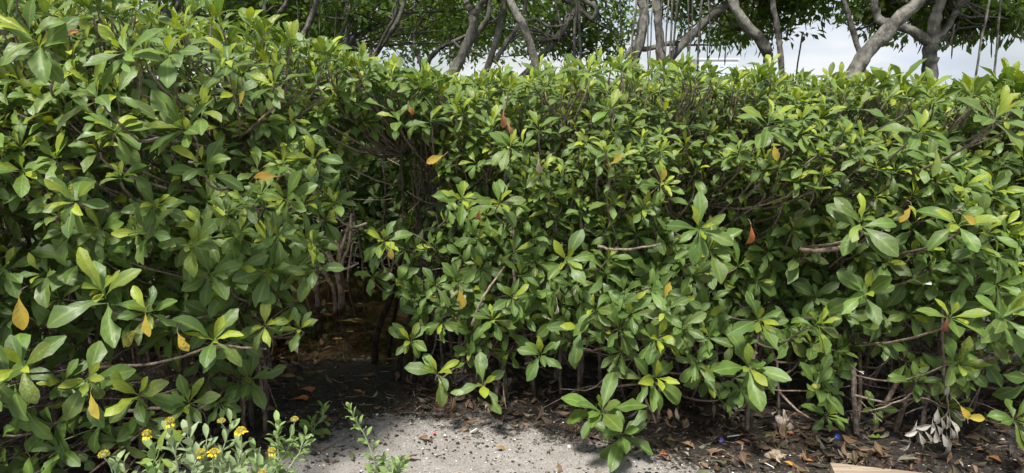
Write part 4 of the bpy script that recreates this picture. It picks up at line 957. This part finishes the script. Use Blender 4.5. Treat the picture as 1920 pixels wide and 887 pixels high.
# little green ball (fruit) on the low right rosette
p=P(1528,725,2.50)
core=MB(); th=np.linspace(0,6.283,14,endpoint=False); core.add(np.concatenate([np.stack([np.cos(th)*math.sin(a),np.sin(th)*math.sin(a),np.full(14,math.cos(a))],-1) for a in np.linspace(.05,3.09,9)])*.013+p,[[i*14+j,(i+1)*14+j,(i+1)*14+(j+1)%14,i*14+(j+1)%14] for i in range(8) for j in range(14)],(.26,.27,.04))
core.build('fruit',M_greenstem,roots_e[bush_at(p[0])])

# ------------------------------------------------------------------ sky, sun, camera
w=bpy.data.worlds.new('World'); scene.world=w; w.use_nodes=True; nt=w.node_tree; nt.nodes.clear()
SUN_EL, SUN_AZ = R(62), R(205)     # azimuth from +y, clockwise: behind the camera, to the left
out=N(nt,'ShaderNodeOutputWorld'); bg=N(nt,'ShaderNodeBackground',i_Strength=.095)
sky=N(nt,'ShaderNodeTexSky',sky_type='NISHITA'); sky.sun_disc=False; sky.sun_elevation=SUN_EL; sky.sun_rotation=SUN_AZ; sky.air_density=1.; sky.dust_density=1.5; sky.ozone_density=1.
tc=N(nt,'ShaderNodeTexCoord'); mp=N(nt,'ShaderNodeMapping'); mp.inputs['Scale'].default_value=(1,1,3.2); lk(nt,tc.outputs['Generated'],mp.inputs[0])
n1=N(nt,'ShaderNodeTexNoise',i_Scale=2.6,i_Detail=7.,i_Roughness=.55); lk(nt,mp.outputs[0],n1.inputs['Vector'])
f=rampf(nt,n1.outputs[0],.36,.62,.55,1.)
n2=N(nt,'ShaderNodeTexNoise',i_Scale=5.,i_Detail=5.); lk(nt,mp.outputs[0],n2.inputs['Vector'])
cl=mix(nt,rampf(nt,n2.outputs[0],.35,.65),(5.0,5.6,6.6),(7.0,7.2,7.5))
c=mix(nt,f,sky.outputs[0],cl); lk(nt,c,bg.inputs[0]); lk(nt,bg.outputs[0],out.inputs[0])
sl=bpy.data.lights.new('sun','SUN'); sl.energy=4.8; sl.angle=R(9); sl.color=(1,.96,.9); so=bpy.data.objects.new('sun',sl); COL.objects.link(so)
dirv=Vector((math.sin(SUN_AZ)*math.cos(SUN_EL),math.cos(SUN_AZ)*math.cos(SUN_EL),math.sin(SUN_EL)))
so.rotation_euler=dirv.to_track_quat('Z','Y').to_euler(); so.location=dirv*20
cam=bpy.data.cameras.new('camera'); co=bpy.data.objects.new('camera',cam); COL.objects.link(co)
co.location=(0,0,CH); co.rotation_euler=(math.pi/2-PITCH,0,0); cam.sensor_width=36; cam.lens=24; cam.clip_end=6000; cam.clip_start=.05
scene.camera=co
vs=scene.view_settings; vs.view_transform='Standard'; vs.look='None'; vs.exposure=0.5; vs.gamma=1
scene.render.engine='CYCLES'
scene.cycles.max_bounces=6; scene.cycles.transparent_max_bounces=12
